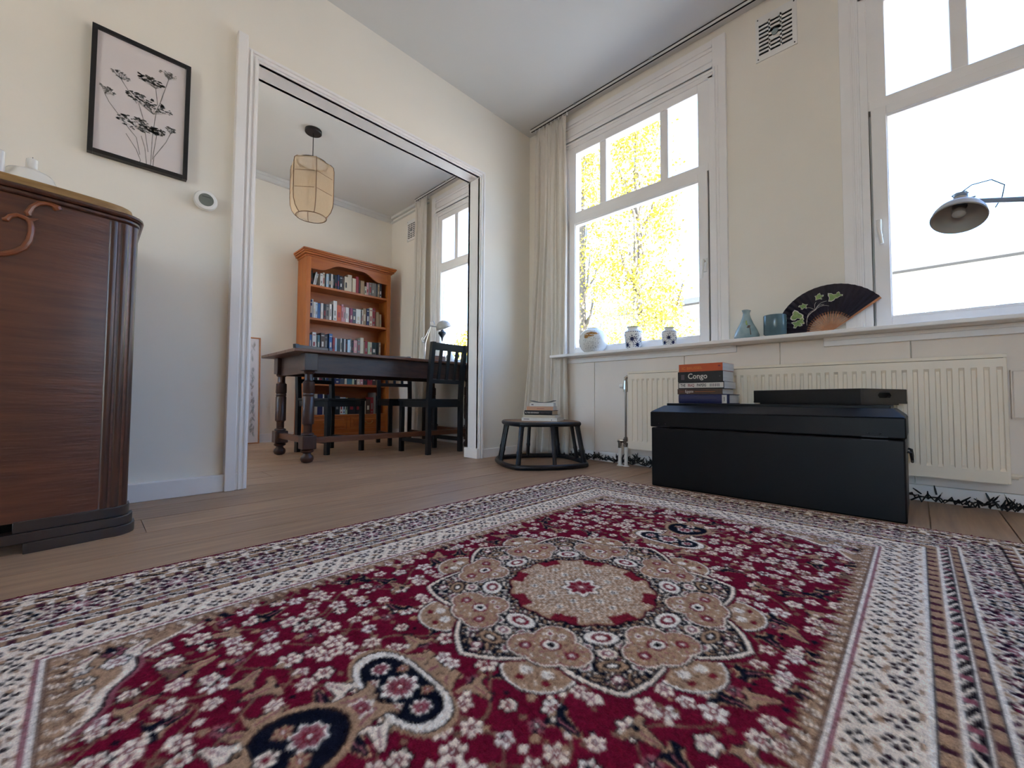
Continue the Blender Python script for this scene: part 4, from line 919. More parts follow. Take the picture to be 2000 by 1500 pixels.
MK = [(146, .172, .030, 3, 1), (160, .150, .022, 4, 2), (152, .140, .018, 3, 3), (128, .180, .019, 5, 4), (104, .186, .018, 5, 5), (86, .172, .024, 3, 6), (80, .180, .018, 4, 7)]
for a, r_, d, m_, s in MK:
    fan_mark('painted_leaf', LEAFG, [(a, r_, d * 0.92, m_, s)], -0.0064); fan_mark('leaf_edge', LEAFW, [(a, r_, d * 1.12, m_, s)], -0.0058)
q = MB()
for a_s, r_s, a_e, r_e in ((118, .130, 140, .125), (118, .130, 95, .155), (118, .130, 100, .140), (118, .130, 128, .165), (118, .13, 150, .112), (118, .13, 110, .165), (118, .13, 92, .128), (118, .13, 158, .105)):
    A0, A1 = math.radians(a_s), math.radians(a_e); P = []
    for s in np.linspace(0, 1, 6):
        a = A0 + (A1 - A0) * s; r_ = r_s + (r_e - r_s) * s + 0.008 * math.sin(PI * s); x, y, z = fp(a, r_, -0.0066); P.append((x, y, z))
    q.tube(P, 0.0009, 5)
q.build('white_tendrils', LEAFW, fan)

# ================================================================== ARM LAMP IN FRONT OF THE RIGHT WINDOW
def arm_lamp():
    base = Vector((-0.55, -3.35, 0)); t = thing('floor_lamp', 'grey metal arm lamp with a bell shade hanging in front of the right window', 'lamp', base); o = base
    head = Vector((-0.600, -2.470, 1.066))                    # centre of the rim
    ax = Vector((-0.48, 0.10, -0.87)).normalized()             # the way the shade opens
    rot = ax.to_track_quat('-Z', 'Y').to_matrix()
    def put(q): q.v = [tuple(rot @ Vector(p) + head) for p in q.v]; return q
    prof = [(0.0690, 0.0), (0.0700, 0.002), (0.0685, 0.005), (0.066, 0.020), (0.058, 0.036), (0.045, 0.048), (0.028, 0.055), (0.023, 0.057), (0.020, 0.063), (0.020, 0.080), (0.018, 0.092), (0.013, 0.097)]
    inner = [(r_ - 0.002 if r_ > .03 else r_ - .004, z - 0.001) for r_, z in prof[:8]]
    q = MB(); q.lathe(prof, (0, 0, 0), 36, cap=False); q.lathe(inner[::-1], (0, 0, 0), 36, cap=False); put(q).build('shade', GREYLAMP, t, smooth=True, org=o, fix=False)
    q = MB(); q.lathe([(0.014, 0.092), (0.018, 0.096), (0.018, 0.106), (0.012, 0.110)], (0, 0, 0), 18); q.tube([(0.015, 0, 0.106), (0.022, 0, 0.118), (0.012, 0, 0.126), (-0.01, 0, 0.125), (-0.017, 0, 0.114), (-0.012, 0, 0.106)], 0.0022, 6)
    q.tube([(-0.018, 0, 0.084), (-0.036, 0, 0.086)], 0.003, 6); put(q).build('socket_cap', BLUEGREY, t, smooth=True, org=o)
    q = MB(); q.lathe([(0.004, 0.050), (0.010, 0.046), (0.018, 0.032), (0.017, 0.020), (0.008, 0.012), (0.0, 0.011)], (0, 0, 0), 18); put(q).build('bulb', mat('frosted_bulb', '#b9b6b0', 0.2), t, smooth=True, org=o)
    jt = head + rot @ Vector((0.010, 0, 0.075))
    q = MB(); q.tube([jt, jt + Vector((0.0, -0.040, -0.004)), jt + Vector((0.0, -0.17, -0.040)), Vector((-0.56, -3.30, 0.985))], [0.006, 0.0075, 0.0085, 0.009], 10); q.build('arm', BLUEGREY, t, smooth=True, org=o)
    tp = head + rot @ Vector((0.0, 0, 0.124))
    q = MB(); q.tube([tp, tp + Vector((0, -0.025, 0.018)), tp + Vector((0, -0.070, 0.020)), tp + Vector((0, -0.098, -0.008)), tp + Vector((0, -0.092, -0.046)), tp + Vector((0, -0.076, -0.078))], 0.0017, 6); q.build('cable', CABLE, t, smooth=True, org=o)
    q = MB(); q.tube([(-0.55, -3.35, 0.02), (-0.55, -3.35, 1.05)], 0.011, 12); q.build('pole', BLUEGREY, t, smooth=True, org=o)
    q = MB(); q.lathe([(0.15, 0), (0.15, 0.016), (0.13, 0.022), (0.02, 0.030)], (-0.55, -3.35, 0), 32); q.build('base', BLUEGREY, t, smooth=True, org=o)
arm_lamp()

# ================================================================== SIDEBOARD ON THE LEFT
def cabinet():
    XR, XL = -2.545, -3.47; XC = (XR + XL) / 2; hw = (XR - XL) / 2
    t = thing('bow_front_cabinet', 'old dark walnut cabinet with a bowed front and reeded corner at the left edge', 'cabinet', (XC, -0.27, 0)); o = t.location
    def front(x, extra=0.0):                       # bowed front line
        s = (x - XC) / hw; return -0.545 + 0.062 * s * s - extra
    def outline(dx, dy, n=26, rc=0.05):
        P = []
        xs = np.linspace(XL - dx + rc, XR + dx - rc, n)
        P.append((XL - dx, -0.012))
        for a in np.linspace(0, PI / 2, 6)[:-1]: P.append((XL - dx + rc - rc * math.cos(a), front(XL + rc, dy) + rc - rc * math.sin(a)))
        for x in xs: P.append((x, front(x, dy)))
        for a in np.linspace(PI / 2, 0, 6)[1:]: P.append((XR + dx - rc + rc * math.cos(a), front(XR - rc, dy) + rc - rc * math.sin(a)))
        P.append((XR + dx, -0.012)); return P
    def slab(name, z0, z1, dx, dy, m_, bev=0.0, rc=0.05): q = MB(); q.prism([(x, y, z0) for x, y in outline(dx, dy, rc=rc)], (0, 0, z1 - z0)); return q.build(name, m_, t, bevel=bev, org=o, smooth=True)
    slab('carcass', 0.085, 1.018, -0.006, 0.0, WALN, rc=0.04)
    slab('cornice_moulding', 1.016, 1.030, 0.004, 0.012, WALND, 0.004, 0.06); slab('cornice_moulding', 1.030, 1.045, 0.014, 0.020, WALND, 0.006, 0.07)
    slab('top_board', 1.045, 1.070, -0.016, 0.006, OAKT, 0.004, 0.06)
    # reeded corners
    for sg, X in ((1, XR), (-1, XL)):
        for k, (dx, dy) in enumerate(((-0.062, 0.000), (-0.036, 0.008), (-0.014, 0.026))):
            x = X + sg * dx; y = front(XR - 0.05) + dy + 0.004
            q = MB(); q.tube([(x, y, 0.088), (x, y, 1.014)], 0.0135, 12); q.build('reed', WALND, t, smooth=True, org=o)
    # plinth with a shaped opening
    for sg in (1, -1):
        for nm, z0, z1, dx, dy in (('plinth_foot', 0.0, 0.030, 0.020, 0.030), ('plinth_foot', 0.030, 0.058, 0.014, 0.024), ('plinth_foot', 0.058, 0.088, 0.006, 0.014)):
            P = [p for p in outline(dx, dy, 60, 0.07) if (p[0] - XC) * sg > hw * (0.42 + 0.10 * math.cos(z0 * 90))]
            P.sort(key=lambda p: 0)
            P2 = [(x, y + 0.05) for x, y in P if y < -0.1][::-1]
            P = [p for p in P if p[1] < -0.1]
            q = MB(); q.prism([(x, y, z0) for x, y in P + P2], (0, 0, z1 - z0)); q.build(nm, WALNP, t, bevel=0.005, org=o, smooth=True)
    q = MB(); q.box(XL + 0.05, XR - 0.03, -0.40, -0.03, 0.0, 0.085); q.build('plinth_shade', DARKHOLE, t, org=o)  # dark block, gives the plinth opening its shade by colour
    # carved ornament
    def on(p, k=0.006): return (p[0], front(p[0]) - k, p[1])
    OR = dict(scroll=([(-2.727, 1.000), (-2.731, 1.006), (-2.739, 1.011), (-2.752, 1.012), (-2.767, 1.006), (-2.779, 0.990), (-2.786, 0.970), (-2.783, 0.962)], [.009, .011, .007, .006, .007, .007, .008, .006]),
              stem=([(-2.790, 0.955), (-2.781, 0.945), (-2.778, 0.932), (-2.778, 0.915), (-2.781, 0.891), (-2.790, 0.868), (-2.807, 0.851), (-2.825, 0.840), (-2.86, 0.832), (-2.90, 0.84)], [.005, .007, .007, .007, .0075, .008, .008, .008, .007, .005]),
              leaf_r=([(-2.786, 0.948), (-2.777, 0.953), (-2.766, 0.960)], [.006, .005, .002]), leaf_l=([(-2.785, 0.951), (-2.795, 0.955), (-2.806, 0.957), (-2.818, 0.950), (-2.824, 0.938), (-2.832, 0.936)], [.006, .006, .006, .006, .007, .004]))
    for k, (P, rr) in OR.items():
        for mir in (0, 1):
            q = MB(); q.tube([on((2 * (-3.0) - x if mir else x, z), 0.003) for x, z in P], rr, 8); q.build('carved_scroll', MATS['carved_wood'] if 'carved_wood' in MATS else mat('carved_wood', '#84492b', 0.35, var=0.2, scale=20, coat=0.3), t, smooth=True, org=o)
cabinet()
t = thing('candle_dish', 'white ceramic candle dish standing on the cabinet', 'candle holder', (-2.795, -0.425, 1.070))
q = MB(); q.lathe([(0.064, 0), (0.068, 0.004), (0.066, 0.020), (0.055, 0.036), (0.053, 0.044), (0.046, 0.054), (0.030, 0.058), (0.0, 0.058)], (0, 0, 0), 36); q.build('dish', CERW, t, smooth=True, ang=50)
q = MB(); q.lathe([(0.018, 0.058), (0.020, 0.060), (0.018, 0.064)], (0.005, -0.01, 0), 16); q.build('candle_cup', CERW, t, smooth=True)
for lab, x, y, z, h in (('white candle stub standing on the ceramic dish on the cabinet', -2.790, -0.435, 1.1285, 0.036), ('frosted glass tealight beside the dish on the cabinet, cut by the left picture edge', -2.850, -0.480, 1.070, 0.078)):
    t = thing('candle', lab, 'candle', (x, y, z)); q = MB(); q.lathe([(0.0125, 0), (0.0125, h), (0.010, h + 0.002), (0.0, h + 0.001)], (0, 0, 0), 20); q.build('wax', CERW, t, smooth=True); q = MB(); q.tube([(0, 0, h), (0.001, 0, h + 0.008)], 0.001, 5); q.build('wick', BLACKM, t)

# ================================================================== PICTURE, THERMOSTAT
FX0, FX1, FZ0, FZ1, FYF = -2.682, -2.362, 1.432, 1.962, 0.004
t = thing('framed_print', 'black framed botanical print of umbel flowers on the wall above the cabinet', 'picture', ((FX0 + FX1) / 2, PY0, FZ0)); o = t.location
w_ = 0.0165
for x0, x1, z0, z1 in ((FX0, FX0 + w_, FZ0, FZ1), (FX1 - w_, FX1, FZ0, FZ1), (FX0 + w_, FX1 - w_, FZ0, FZ0 + w_), (FX0 + w_, FX1 - w_, FZ1 - w_, FZ1)):
    q = MB(); q.box(x0, x1, FYF - 0.004, PY0, z0, z1); q.build('frame_side', BLKFR, t, bevel=0.001, org=o)
q = MB(); q.box(FX0 + 0.01, FX1 - 0.01, FYF + 0.006, FYF + 0.012, FZ0 + 0.01, FZ1 - 0.01); q.build('print', PAPER, t, org=o)
stems = [[(-2.521, 1.459), (-2.536, 1.501), (-2.57, 1.555)], [(-2.502, 1.456), (-2.509, 1.52), (-2.522, 1.567)], [(-2.488, 1.462), (-2.486, 1.576), (-2.48, 1.656), (-2.475, 1.704), (-2.465, 1.74), (-2.439, 1.863)], [(-2.473, 1.728), (-2.481, 1.797)], [(-2.57, 1.60), (-2.584, 1.61), (-2.624, 1.662), (-2.638, 1.691)], [(-2.54, 1.70), (-2.564, 1.735), (-2.592, 1.779)], [(-2.478, 1.492), (-2.44, 1.575), (-2.426, 1.62)], [(-2.498, 1.506), (-2.518, 1.644), (-2.534, 1.703)], [(-2.524, 1.483), (-2.537, 1.552), (-2.582, 1.605)], [(-2.483, 1.479), (-2.473, 1.582), (-2.472, 1.605)], [(-2.524, 1.45), (-2.521, 1.459)], [(-2.502, 1.45), (-2.502, 1.456)], [(-2.489, 1.45), (-2.488, 1.462)], [(-2.480, 1.45), (-2.478, 1.492)]]
yp = FYF + 0.0055; q = MB()
for s in stems:
    for (x0, z0), (x1, z1) in zip(s, s[1:]):
        d = Vector((x1 - x0, z1 - z0)).normalized(); nx, nz = -d.y * 0.0013, d.x * 0.0013; q.add([(x0 - nx, yp, z0 - nz), (x0 + nx, yp, z0 + nz), (x1 + nx, yp, z1 + nz), (x1 - nx, yp, z1 - nz)], [(0, 1, 2, 3)])
q.build('printed_stems', INKG, t, org=o, fix=False)
r = random.Random(12); q = MB(); q2 = MB()
umb = [(-2.593, 1.795, .030, .016, -.25, 0, (-2.592, 1.779)), (-2.499, 1.825, .050, .020, -.02, 1, (-2.481, 1.797)), (-2.44, 1.883, .030, .013, .0, 0, (-2.439, 1.863)), (-2.632, 1.714, .024, .014, -.4, 0, (-2.638, 1.691)), (-2.500, 1.722, .078, .030, -.12, 1, (-2.486, 1.68)), (-2.539, 1.612, .068, .036, .0, 1, (-2.534, 1.59)), (-2.425, 1.640, .017, .012, .0, 0, (-2.426, 1.62)), (-2.475, 1.61, .035, .02, 0, 1, (-2.475, 1.59))]
for cx_, cz_, rx, rz, tl, dark, st in umb:
    for i in range(int(26 + 900 * rx)):
        a = r.uniform(0, 2 * PI); s = math.sqrt(r.random()); x = cx_ + rx * s * math.cos(a); z = cz_ + rz * s * math.sin(a) * (1 if not dark else .8) + tl * (x - cx_); e = r.uniform(.0016, .0042) * (1.25 if dark else .85); tt = r.uniform(-.6, .6)
        P = [(x + e * 1.5 * math.cos(b_) * math.cos(tt) - e * .7 * math.sin(b_) * math.sin(tt), yp - 0.0003, z + e * .7 * math.sin(b_) * math.cos(tt) + e * 1.5 * math.cos(b_) * math.sin(tt)) for b_ in np.linspace(0, 2 * PI, 7)[:-1]]
        (q if dark else q2).add(P, [(0, 1, 2, 3, 4, 5)])
        if i % 4 == 0:
            d = Vector((x - st[0], z - st[1])); 
            if d.length > 1e-4:
                d.normalize(); nx, nz = -d.y * .0005, d.x * .0005; q2.add([(st[0] - nx, yp - .0001, st[1] - nz), (st[0] + nx, yp - .0001, st[1] + nz), (x + nx, yp - .0001, z + nz), (x - nx, yp - .0001, z - nz)], [(0, 1, 2, 3)])
s = q.build('printed_dark_umbels', INKD, t, org=o, fix=False); s['kind'] = 'stuff'
s = q2.build('printed_pale_umbels', INKG, t, org=o, fix=False); s['kind'] = 'stuff'
t = thing('thermostat', 'round white thermostat with a grey display on the wall left of the doorway', 'thermostat', (-2.290, PY0, 1.364))
def ydisc(q, prof):                                # lathe round the -y axis
    q.lathe(prof, (0, 0, 0), 32); q.v = [(x, -z, y) for x, y, z in q.v]; return q
ydisc(MB(), [(0.036, 0.0), (0.038, 0.008), (0.0455, 0.012), (0.0465, 0.022), (0.043, 0.032), (0.035, 0.034), (0, 0.034)]).build('housing', WHITEP, t, smooth=True)
ydisc(MB(), [(0.029, 0.0335), (0.029, 0.0352), (0, 0.0354)]).build('display', DARKG, t, smooth=True)
q = MB(); q.box(-0.016, 0.016, -0.0362, -0.0355, 0.012, 0.0145); q.build('display_line', BLACKM, t)

# ================================================================== BOOKCASE
def bookcase():
    X0, X1, YF, YB = -1.112, -0.160, 2.100, 2.352
    t = thing('bookcase', 'tall honey coloured wooden bookcase with arched top and two drawers against the study wall', 'bookcase', ((X0 + X1) / 2, (YF + YB) / 2, 0)); o = t.location
    for x0, x1 in ((X0, X0 + 0.022), (X1 - 0.022, X1)):
        q = MB(); q.box(x0, x1, YF + 0.02, YB, 0.0, 1.93); q.build('side_panel', PINE, t, bevel=0.002, org=o)
    for x0, x1 in ((X0, X0 + 0.045), (X1 - 0.042, X1)):
        q = MB(); q.box(x0, x1, YF, YF + 0.02, 0.07, 1.93); q.build('stile', PINE, t, bevel=0.002, org=o)
    q = MB(); q.box(X0 + 0.02, X1 - 0.02, YB - 0.012, YB, 0.08, 1.92); q.build('back_panel', PINEH, t, org=o)
    # arched header
    xi0, xi1 = X0 + 0.045, X1 - 0.042; P = []
    for s in np.linspace(0, 1, 31):
        x = xi0 + (xi1 - xi0) * s; e = min(s, 1 - s); k = 0 if e < 0.10 else (0.5 - 0.5 * math.cos(PI * min(1, (e - 0.10) / 0.26))); P.append((x, YF + 0.001, 1.792 + 0.086 * k))
    q = MB()
    for (xa, ya, za), (xb, yb, zb) in zip(P, P[1:]): q.hexa([(xa, YF + 0.001, za), (xb, YF + 0.001, zb), (xb, YF + 0.02, zb), (xa, YF + 0.02, za)], [(xa, YF + 0.001, 1.93), (xb, YF + 0.001, 1.93), (xb, YF + 0.02, 1.93), (xa, YF + 0.02, 1.93)])
    q.build('arched_header', PINEH, t, org=o)
    for z0, z1, e in ((1.915, 1.932, 0.012), (1.932, 1.952, 0.030), (1.952, 1.968, 0.042), (1.968, 1.986, 0.050)):
        q = MB(); q.box(X0 - e, X1 + e, YF - e, YB, z0, z1); q.build('cornice', PINEH, t, bevel=0.005, org=o)
    for z in (1.630, 1.284, 0.940, 0.602, 0.272):
        q = MB(); q.box(X0 + 0.022, X1 - 0.022, YF + (0.012 if z > .3 else 0.0), YB - 0.012, z - 0.024, z); q.build('shelf', PINEH, t, bevel=0.003, org=o)
    xm = (X0 + X1) / 2
    q = MB(); q.box(xi0, xi1, YF + 0.004, YF + 0.02, 0.07, 0.118); q.box(xi0, xi1, YF + 0.004, YF + 0.02, 0.244, 0.25); q.box(xm - 0.02, xm + 0.02, YF + 0.004, YF + 0.02, 0.118, 0.244); q.build('drawer_rail', PINEH, t, org=o)
    for x0, x1 in ((xi0 + 0.002, xm - 0.022), (xm + 0.022, xi1 - 0.002)):
        q = MB(); q.box(x0, x1, YF + 0.002, YF + 0.018, 0.120, 0.243); d = q.build('drawer', PINEH, t, bevel=0.002, org=o)
        q = MB(); q.box(x0 + 0.03, x1 - 0.03, YF - 0.004, YF + 0.004, 0.142, 0.222); q.build('raised_panel', PINEH, d, bevel=0.004, org=o)
        xc = (x0 + x1) / 2; q = MB(); q.tube([(xc - 0.04, YF - 0.004, 0.192), (xc - 0.04, YF - 0.016, 0.188), (xc - 0.025, YF - 0.020, 0.172), (xc, YF - 0.020, 0.166), (xc + 0.025, YF - 0.020, 0.172), (xc + 0.04, YF - 0.016, 0.188), (xc + 0.04, YF - 0.004, 0.192)], 0.0035, 8)
        for s in (-1, 1): q.lathe([(0.010, -0.004), (0.012, 0.0), (0.006, 0.003)], (xc + s * 0.04, YF - 0.006, 0.192), 10)
        q.build('drawer_pull', BRASS, d, smooth=True, org=o)
    for e, z0, z1 in ((0.020, 0.0, 0.045), (0.010, 0.045, 0.070)):
        q = MB(); q.box(X0 - e, X1 + e, YF - e, YB, z0, z1); q.build('plinth', PINEH, t, bevel=0.005, org=o)
bookcase()
ROWS = [
 [(-1.04,-1.023,0.161,'K'), (-1.01,-0.996,0.154,'Wt'), (-0.99,-0.977,0.141,'Wt'), (-0.951,-0.922,0.147,'W'), (-0.918,-0.896,0.167,'C'), (-0.887,-0.861,0.157,'L'), (-0.861,-0.835,0.167,'K'), (-0.835,-0.813,0.168,'W'), (-0.813,-0.791,0.168,'K'), (-0.791,-0.767,0.165,'K'), (-0.764,-0.741,0.175,'N'), (-0.739,-0.709,0.167,'K'), (-0.706,-0.688,0.155,'D'), (-0.686,-0.647,0.171,'C'), (-0.645,-0.598,0.204,'C'), (-0.594,-0.555,0.172,'C'), (-0.553,-0.521,0.201,'R'), (-0.518,-0.504,0.167,'D'), (-0.501,-0.457,0.164,'T'), (-0.452,-0.428,0.106,'C'), (-0.427,-0.399,0.159,'P'), (-0.395,-0.362,0.166,'G'), (-0.361,-0.339,0.167,'G'), (-0.338,-0.311,0.17,'G'), (-0.31,-0.29,0.168,'S'), (-0.289,-0.269,0.167,'T'), (-0.269,-0.24,0.18,'S')],
 [(-1.045,-1.022,0.193,'N'), (-1.022,-1.01,0.205,'W'), (-1.009,-0.986,0.178,'W'), (-0.985,-0.964,0.178,'L'), (-0.961,-0.936,0.173,'B'), (-0.933,-0.908,0.178,'W'), (-0.906,-0.877,0.174,'K'), (-0.876,-0.842,0.178,'G'), (-0.841,-0.817,0.183,'W'), (-0.816,-0.805,0.184,'K'), (-0.805,-0.766,0.224,'W'), (-0.761,-0.712,0.187,'O'), (-0.712,-0.691,0.202,'P'), (-0.69,-0.666,0.174,'P'), (-0.665,-0.642,0.176,'W'), (-0.64,-0.619,0.178,'W'), (-0.618,-0.588,0.175,'M'), (-0.587,-0.549,0.174,'S'), (-0.547,-0.491,0.177,'W'), (-0.489,-0.479,0.169,'K'), (-0.477,-0.46,0.179,'C'), (-0.458,-0.42,0.199,'T'), (-0.418,-0.388,0.202,'N'), (-0.386,-0.352,0.214,'C'), (-0.347,-0.307,0.221,'R'), (-0.303,-0.267,0.179,'T'), (-0.264,-0.239,0.157,'T')],
 [(-1.04,-1.018,0.171,'B'), (-1.014,-0.975,0.201,'W'), (-0.974,-0.961,0.178,'G'), (-0.961,-0.936,0.176,'E'), (-0.93,-0.887,0.202,'D'), (-0.885,-0.851,0.185,'K'), (-0.84,-0.804,0.204,'B'), (-0.802,-0.78,0.167,'R'), (-0.775,-0.754,0.166,'L'), (-0.753,-0.715,0.16,'V'), (-0.713,-0.698,0.168,'W'), (-0.697,-0.675,0.166,'K'), (-0.673,-0.654,0.166,'W'), (-0.653,-0.64,0.165,'K'), (-0.639,-0.609,0.159,'L'), (-0.608,-0.586,0.175,'G'), (-0.582,-0.565,0.159,'K'), (-0.563,-0.521,0.163,'P'), (-0.521,-0.492,0.173,'G'), (-0.49,-0.453,0.199,'C'), (-0.449,-0.436,0.159,'T'), (-0.435,-0.403,0.166,'R'), (-0.401,-0.373,0.16,'Y'), (-0.372,-0.349,0.16,'C'), (-0.347,-0.286,0.163,'V'), (-0.283,-0.263,0.163,'K'), (-0.262,-0.239,0.17,'T')],
 [(-1.016,-0.982,0.09,'L'), (-0.982,-0.964,0.091,'K'), (-0.962,-0.937,0.089,'C'), (-0.936,-0.887,0.088,'R'), (-0.887,-0.863,0.092,'W'), (-0.862,-0.834,0.09,'N'), (-0.833,-0.799,0.091,'K'), (-0.798,-0.776,0.089,'W'), (-0.774,-0.715,0.087,'N'), (-0.714,-0.661,0.082,'S'), (-0.658,-0.634,0.084,'C'), (-0.632,-0.58,0.084,'E'), (-0.578,-0.552,0.084,'Y'), (-0.551,-0.524,0.083,'K'), (-0.522,-0.484,0.083,'C'), (-0.482,-0.445,0.083,'P'), (-0.444,-0.4,0.078,'K'), (-0.398,-0.338,0.081,'R'), (-0.336,-0.284,0.075,'D'), (-0.282,-0.224,0.077,'T')],
 [(-1.008,-0.977,0.22,'Y'), (-0.975,-0.945,0.22,'C'), (-0.942,-0.889,0.217,'N'), (-0.887,-0.874,0.218,'W'), (-0.873,-0.842,0.207,'K'), (-0.841,-0.802,0.215,'S'), (-0.799,-0.771,0.23,'R'), (-0.768,-0.71,0.201,'K'), (-0.706,-0.672,0.187,'W'), (-0.672,-0.644,0.187,'L'), (-0.642,-0.621,0.18,'Y'), (-0.618,-0.536,0.18,'K'), (-0.533,-0.479,0.173,'K'), (-0.477,-0.454,0.166,'R'), (-0.453,-0.413,0.173,'C'), (-0.41,-0.353,0.166,'D'), (-0.348,-0.311,0.19,'R'), (-0.311,-0.281,0.246,'G'), (-0.278,-0.242,0.207,'K'), (-0.235,-0.218,0.095,'W')],
]
CODE = dict(K='black', W='white', C='cream', G='grey', B='blue', N='navy', R='red', T='tan', O='orange', P='pink', M='magenta', L='pale_blue', E='teal', S='slate', D='dark_brown', Y='pale_green', V='dark_green')
SHELFN = ['top shelf', 'second shelf from the top', 'middle shelf', 'second shelf from the bottom', 'lowest shelf']
SHZ = (1.630, 1.284, 0.940, 0.602, 0.272)
ORD = ['first', 'second', 'third', 'fourth', 'fifth', 'sixth', 'seventh', 'eighth', 'ninth', 'tenth', 'eleventh', 'twelfth', 'thirteenth', 'fourteenth', 'fifteenth', 'sixteenth', 'seventeenth', 'eighteenth', 'nineteenth', 'twentieth', 'twenty-first', 'twenty-second', 'twenty-third', 'twenty-fourth', 'twenty-fifth', 'twenty-sixth', 'twenty-seventh', 'twenty-eighth', 'twenty-ninth', 'thirtieth']
rb = random.Random(21)
BANDS = ['white', 'cream', 'black', 'red', 'grey']
for ri, row in enumerate(ROWS):
    for bi, (x0, x1, h, code) in enumerate(row):
        if ri == 3: h = rb.uniform(0.18, 0.22)
        c = CODE[code[0]]; w = max(0.007, x1 - x0 - 0.0012); dpt = rb.uniform(0.125, 0.15); yf = 2.170 + rb.uniform(-0.006, 0.012); z = SHZ[ri]
        tilt = 0.20 if 't' in code else 0.0
        q = MB(); th = min(0.002, w * 0.2)
        q.cur = 0; q.box(0, th, 0, dpt, 0, h); q.box(w - th, w, 0, dpt, 0, h); q.box(th, w - th, 0, 0.002, 0, h)
        q.cur = 1; q.box(th, w - th, 0.002, dpt - 0.003, 0.003, h - 0.003)
        bc = rb.choice([k for k in BANDS if k != c])
        if rb.random() < 0.75:
            q.cur = 2; z0 = h * rb.uniform(.45, .72); q.box(w * .28, w * .72, -0.0006, 0, h * .28, z0)
            if rb.random() < .5: q.box(w * .15, w * .85, -0.0006, 0, h * .84, h * .88)
            if w > .025 and rb.random() < .5: q.box(w * .3, w * .7, -0.0006, 0, h * .08, h * .16)
        bo = q.build('book', [BM[c], PAGES, BM[bc]], None, fix=False)
        bo.location = (x0 + 0.0006, yf, z + 0.0005); bo.rotation_euler = (0, tilt, 0)
        if tilt: bo.location.x -= 0.012; bo.location.z += w * math.sin(tilt) + 0.001
        hgt = 'tall ' if h > .198 else ('short ' if h < .15 else '')
        tag(bo, '%s%s %s book, %s from left, bookcase %s' % (hgt, 'thick' if w > .04 else ('thin' if w < .018 else 'upright'), c.replace('_', ' '), ORD[bi], SHELFN[ri]), 'book', 'books on the %s of the bookcase' % SHELFN[ri])

# ================================================================== TABLE
def table():
    t = thing('refectory_table', 'long dark oak table with turned legs and bun feet in the study', 'table', (-0.85, 0.97, 0)); o = t.location
    X0, X1, Y0, Y1, ZT = -1.700, -0.020, 0.580, 1.330, 0.778
    for i in range(4):
        q = MB(); a = Y0 + (Y1 - Y0) * i / 4; q.box(X0, X1, a + (0.0006 if i else 0), a + (Y1 - Y0) / 4, ZT - 0.022, ZT); q.build('top_board', TOPW, t, bevel=0.004, org=o)
    LX, LY = (-1.575, -0.145), (0.665, 1.245); A0 = 0.620
    for y in LY:
        q = MB(); q.box(LX[0], LX[1], y - 0.016, y + 0.016, A0, ZT - 0.022); q.build('apron', OAKD, t, org=o)
    for x in LX:
        q = MB(); q.box(x - 0.016, x + 0.016, LY[0], LY[1], A0, ZT - 0.022)
        q.build('end_apron', OAKD, t, org=o)
    prof = [(0.020, 0.000), (0.036, 0.008), (0.043, 0.026), (0.040, 0.044), (0.028, 0.056), (0.024, 0.066), (0.040, 0.074), (0.043, 0.084), (0.034, 0.094)]
    prof2 = [(0.034, 0.188), (0.042, 0.193), (0.040, 0.202), (0.027, 0.208), (0.027, 0.255), (0.030, 0.262), (0.038, 0.268), (0.038, 0.452), (0.034, 0.458), (0.037, 0.464), (0.037, 0.474), (0.034, 0.480), (0.039, 0.487), (0.038, 0.556), (0.029, 0.564), (0.027, 0.570), (0.026, 0.610), (0.034, 0.618), (0.038, 0.627), (0.034, 0.634)]
    for x in LX:
        for y in LY:
            q = MB(); q.lathe(prof, (x, y, 0), 20); q.lathe(prof2, (x, y, 0), 20); l = q.build('leg', OAKV, t, smooth=True, ang=40, org=o)
            q = MB(); q.box(x - 0.046, x + 0.046, y - 0.046, y + 0.046, 0.094, 0.188); q.build('lower_block', OAKV, l, bevel=0.006, org=o)
            q = MB(); q.box(x - 0.044, x + 0.044, y - 0.044, y + 0.044, 0.634, ZT - 0.022); q.box(x - 0.03, x + 0.03, y - 0.03, y + 0.03, 0.626, 0.634); q.build('upper_block', OAKV, l, bevel=0.005, org=o)
    for y in LY[:1]:
        q = MB(); q.box(LX[0] + .04, LX[1] - .04, y - 0.022, y + 0.022, 0.132, 0.172); q.build('stretcher', TOPW, t, bevel=0.003, org=o)
    for x in LX:
        q = MB(); q.box(x - 0.022, x + 0.022, LY[0] + .04, LY[1] - .04, 0.132, 0.172); q.build('stretcher', TOPW, t, bevel=0.003, org=o)
table()

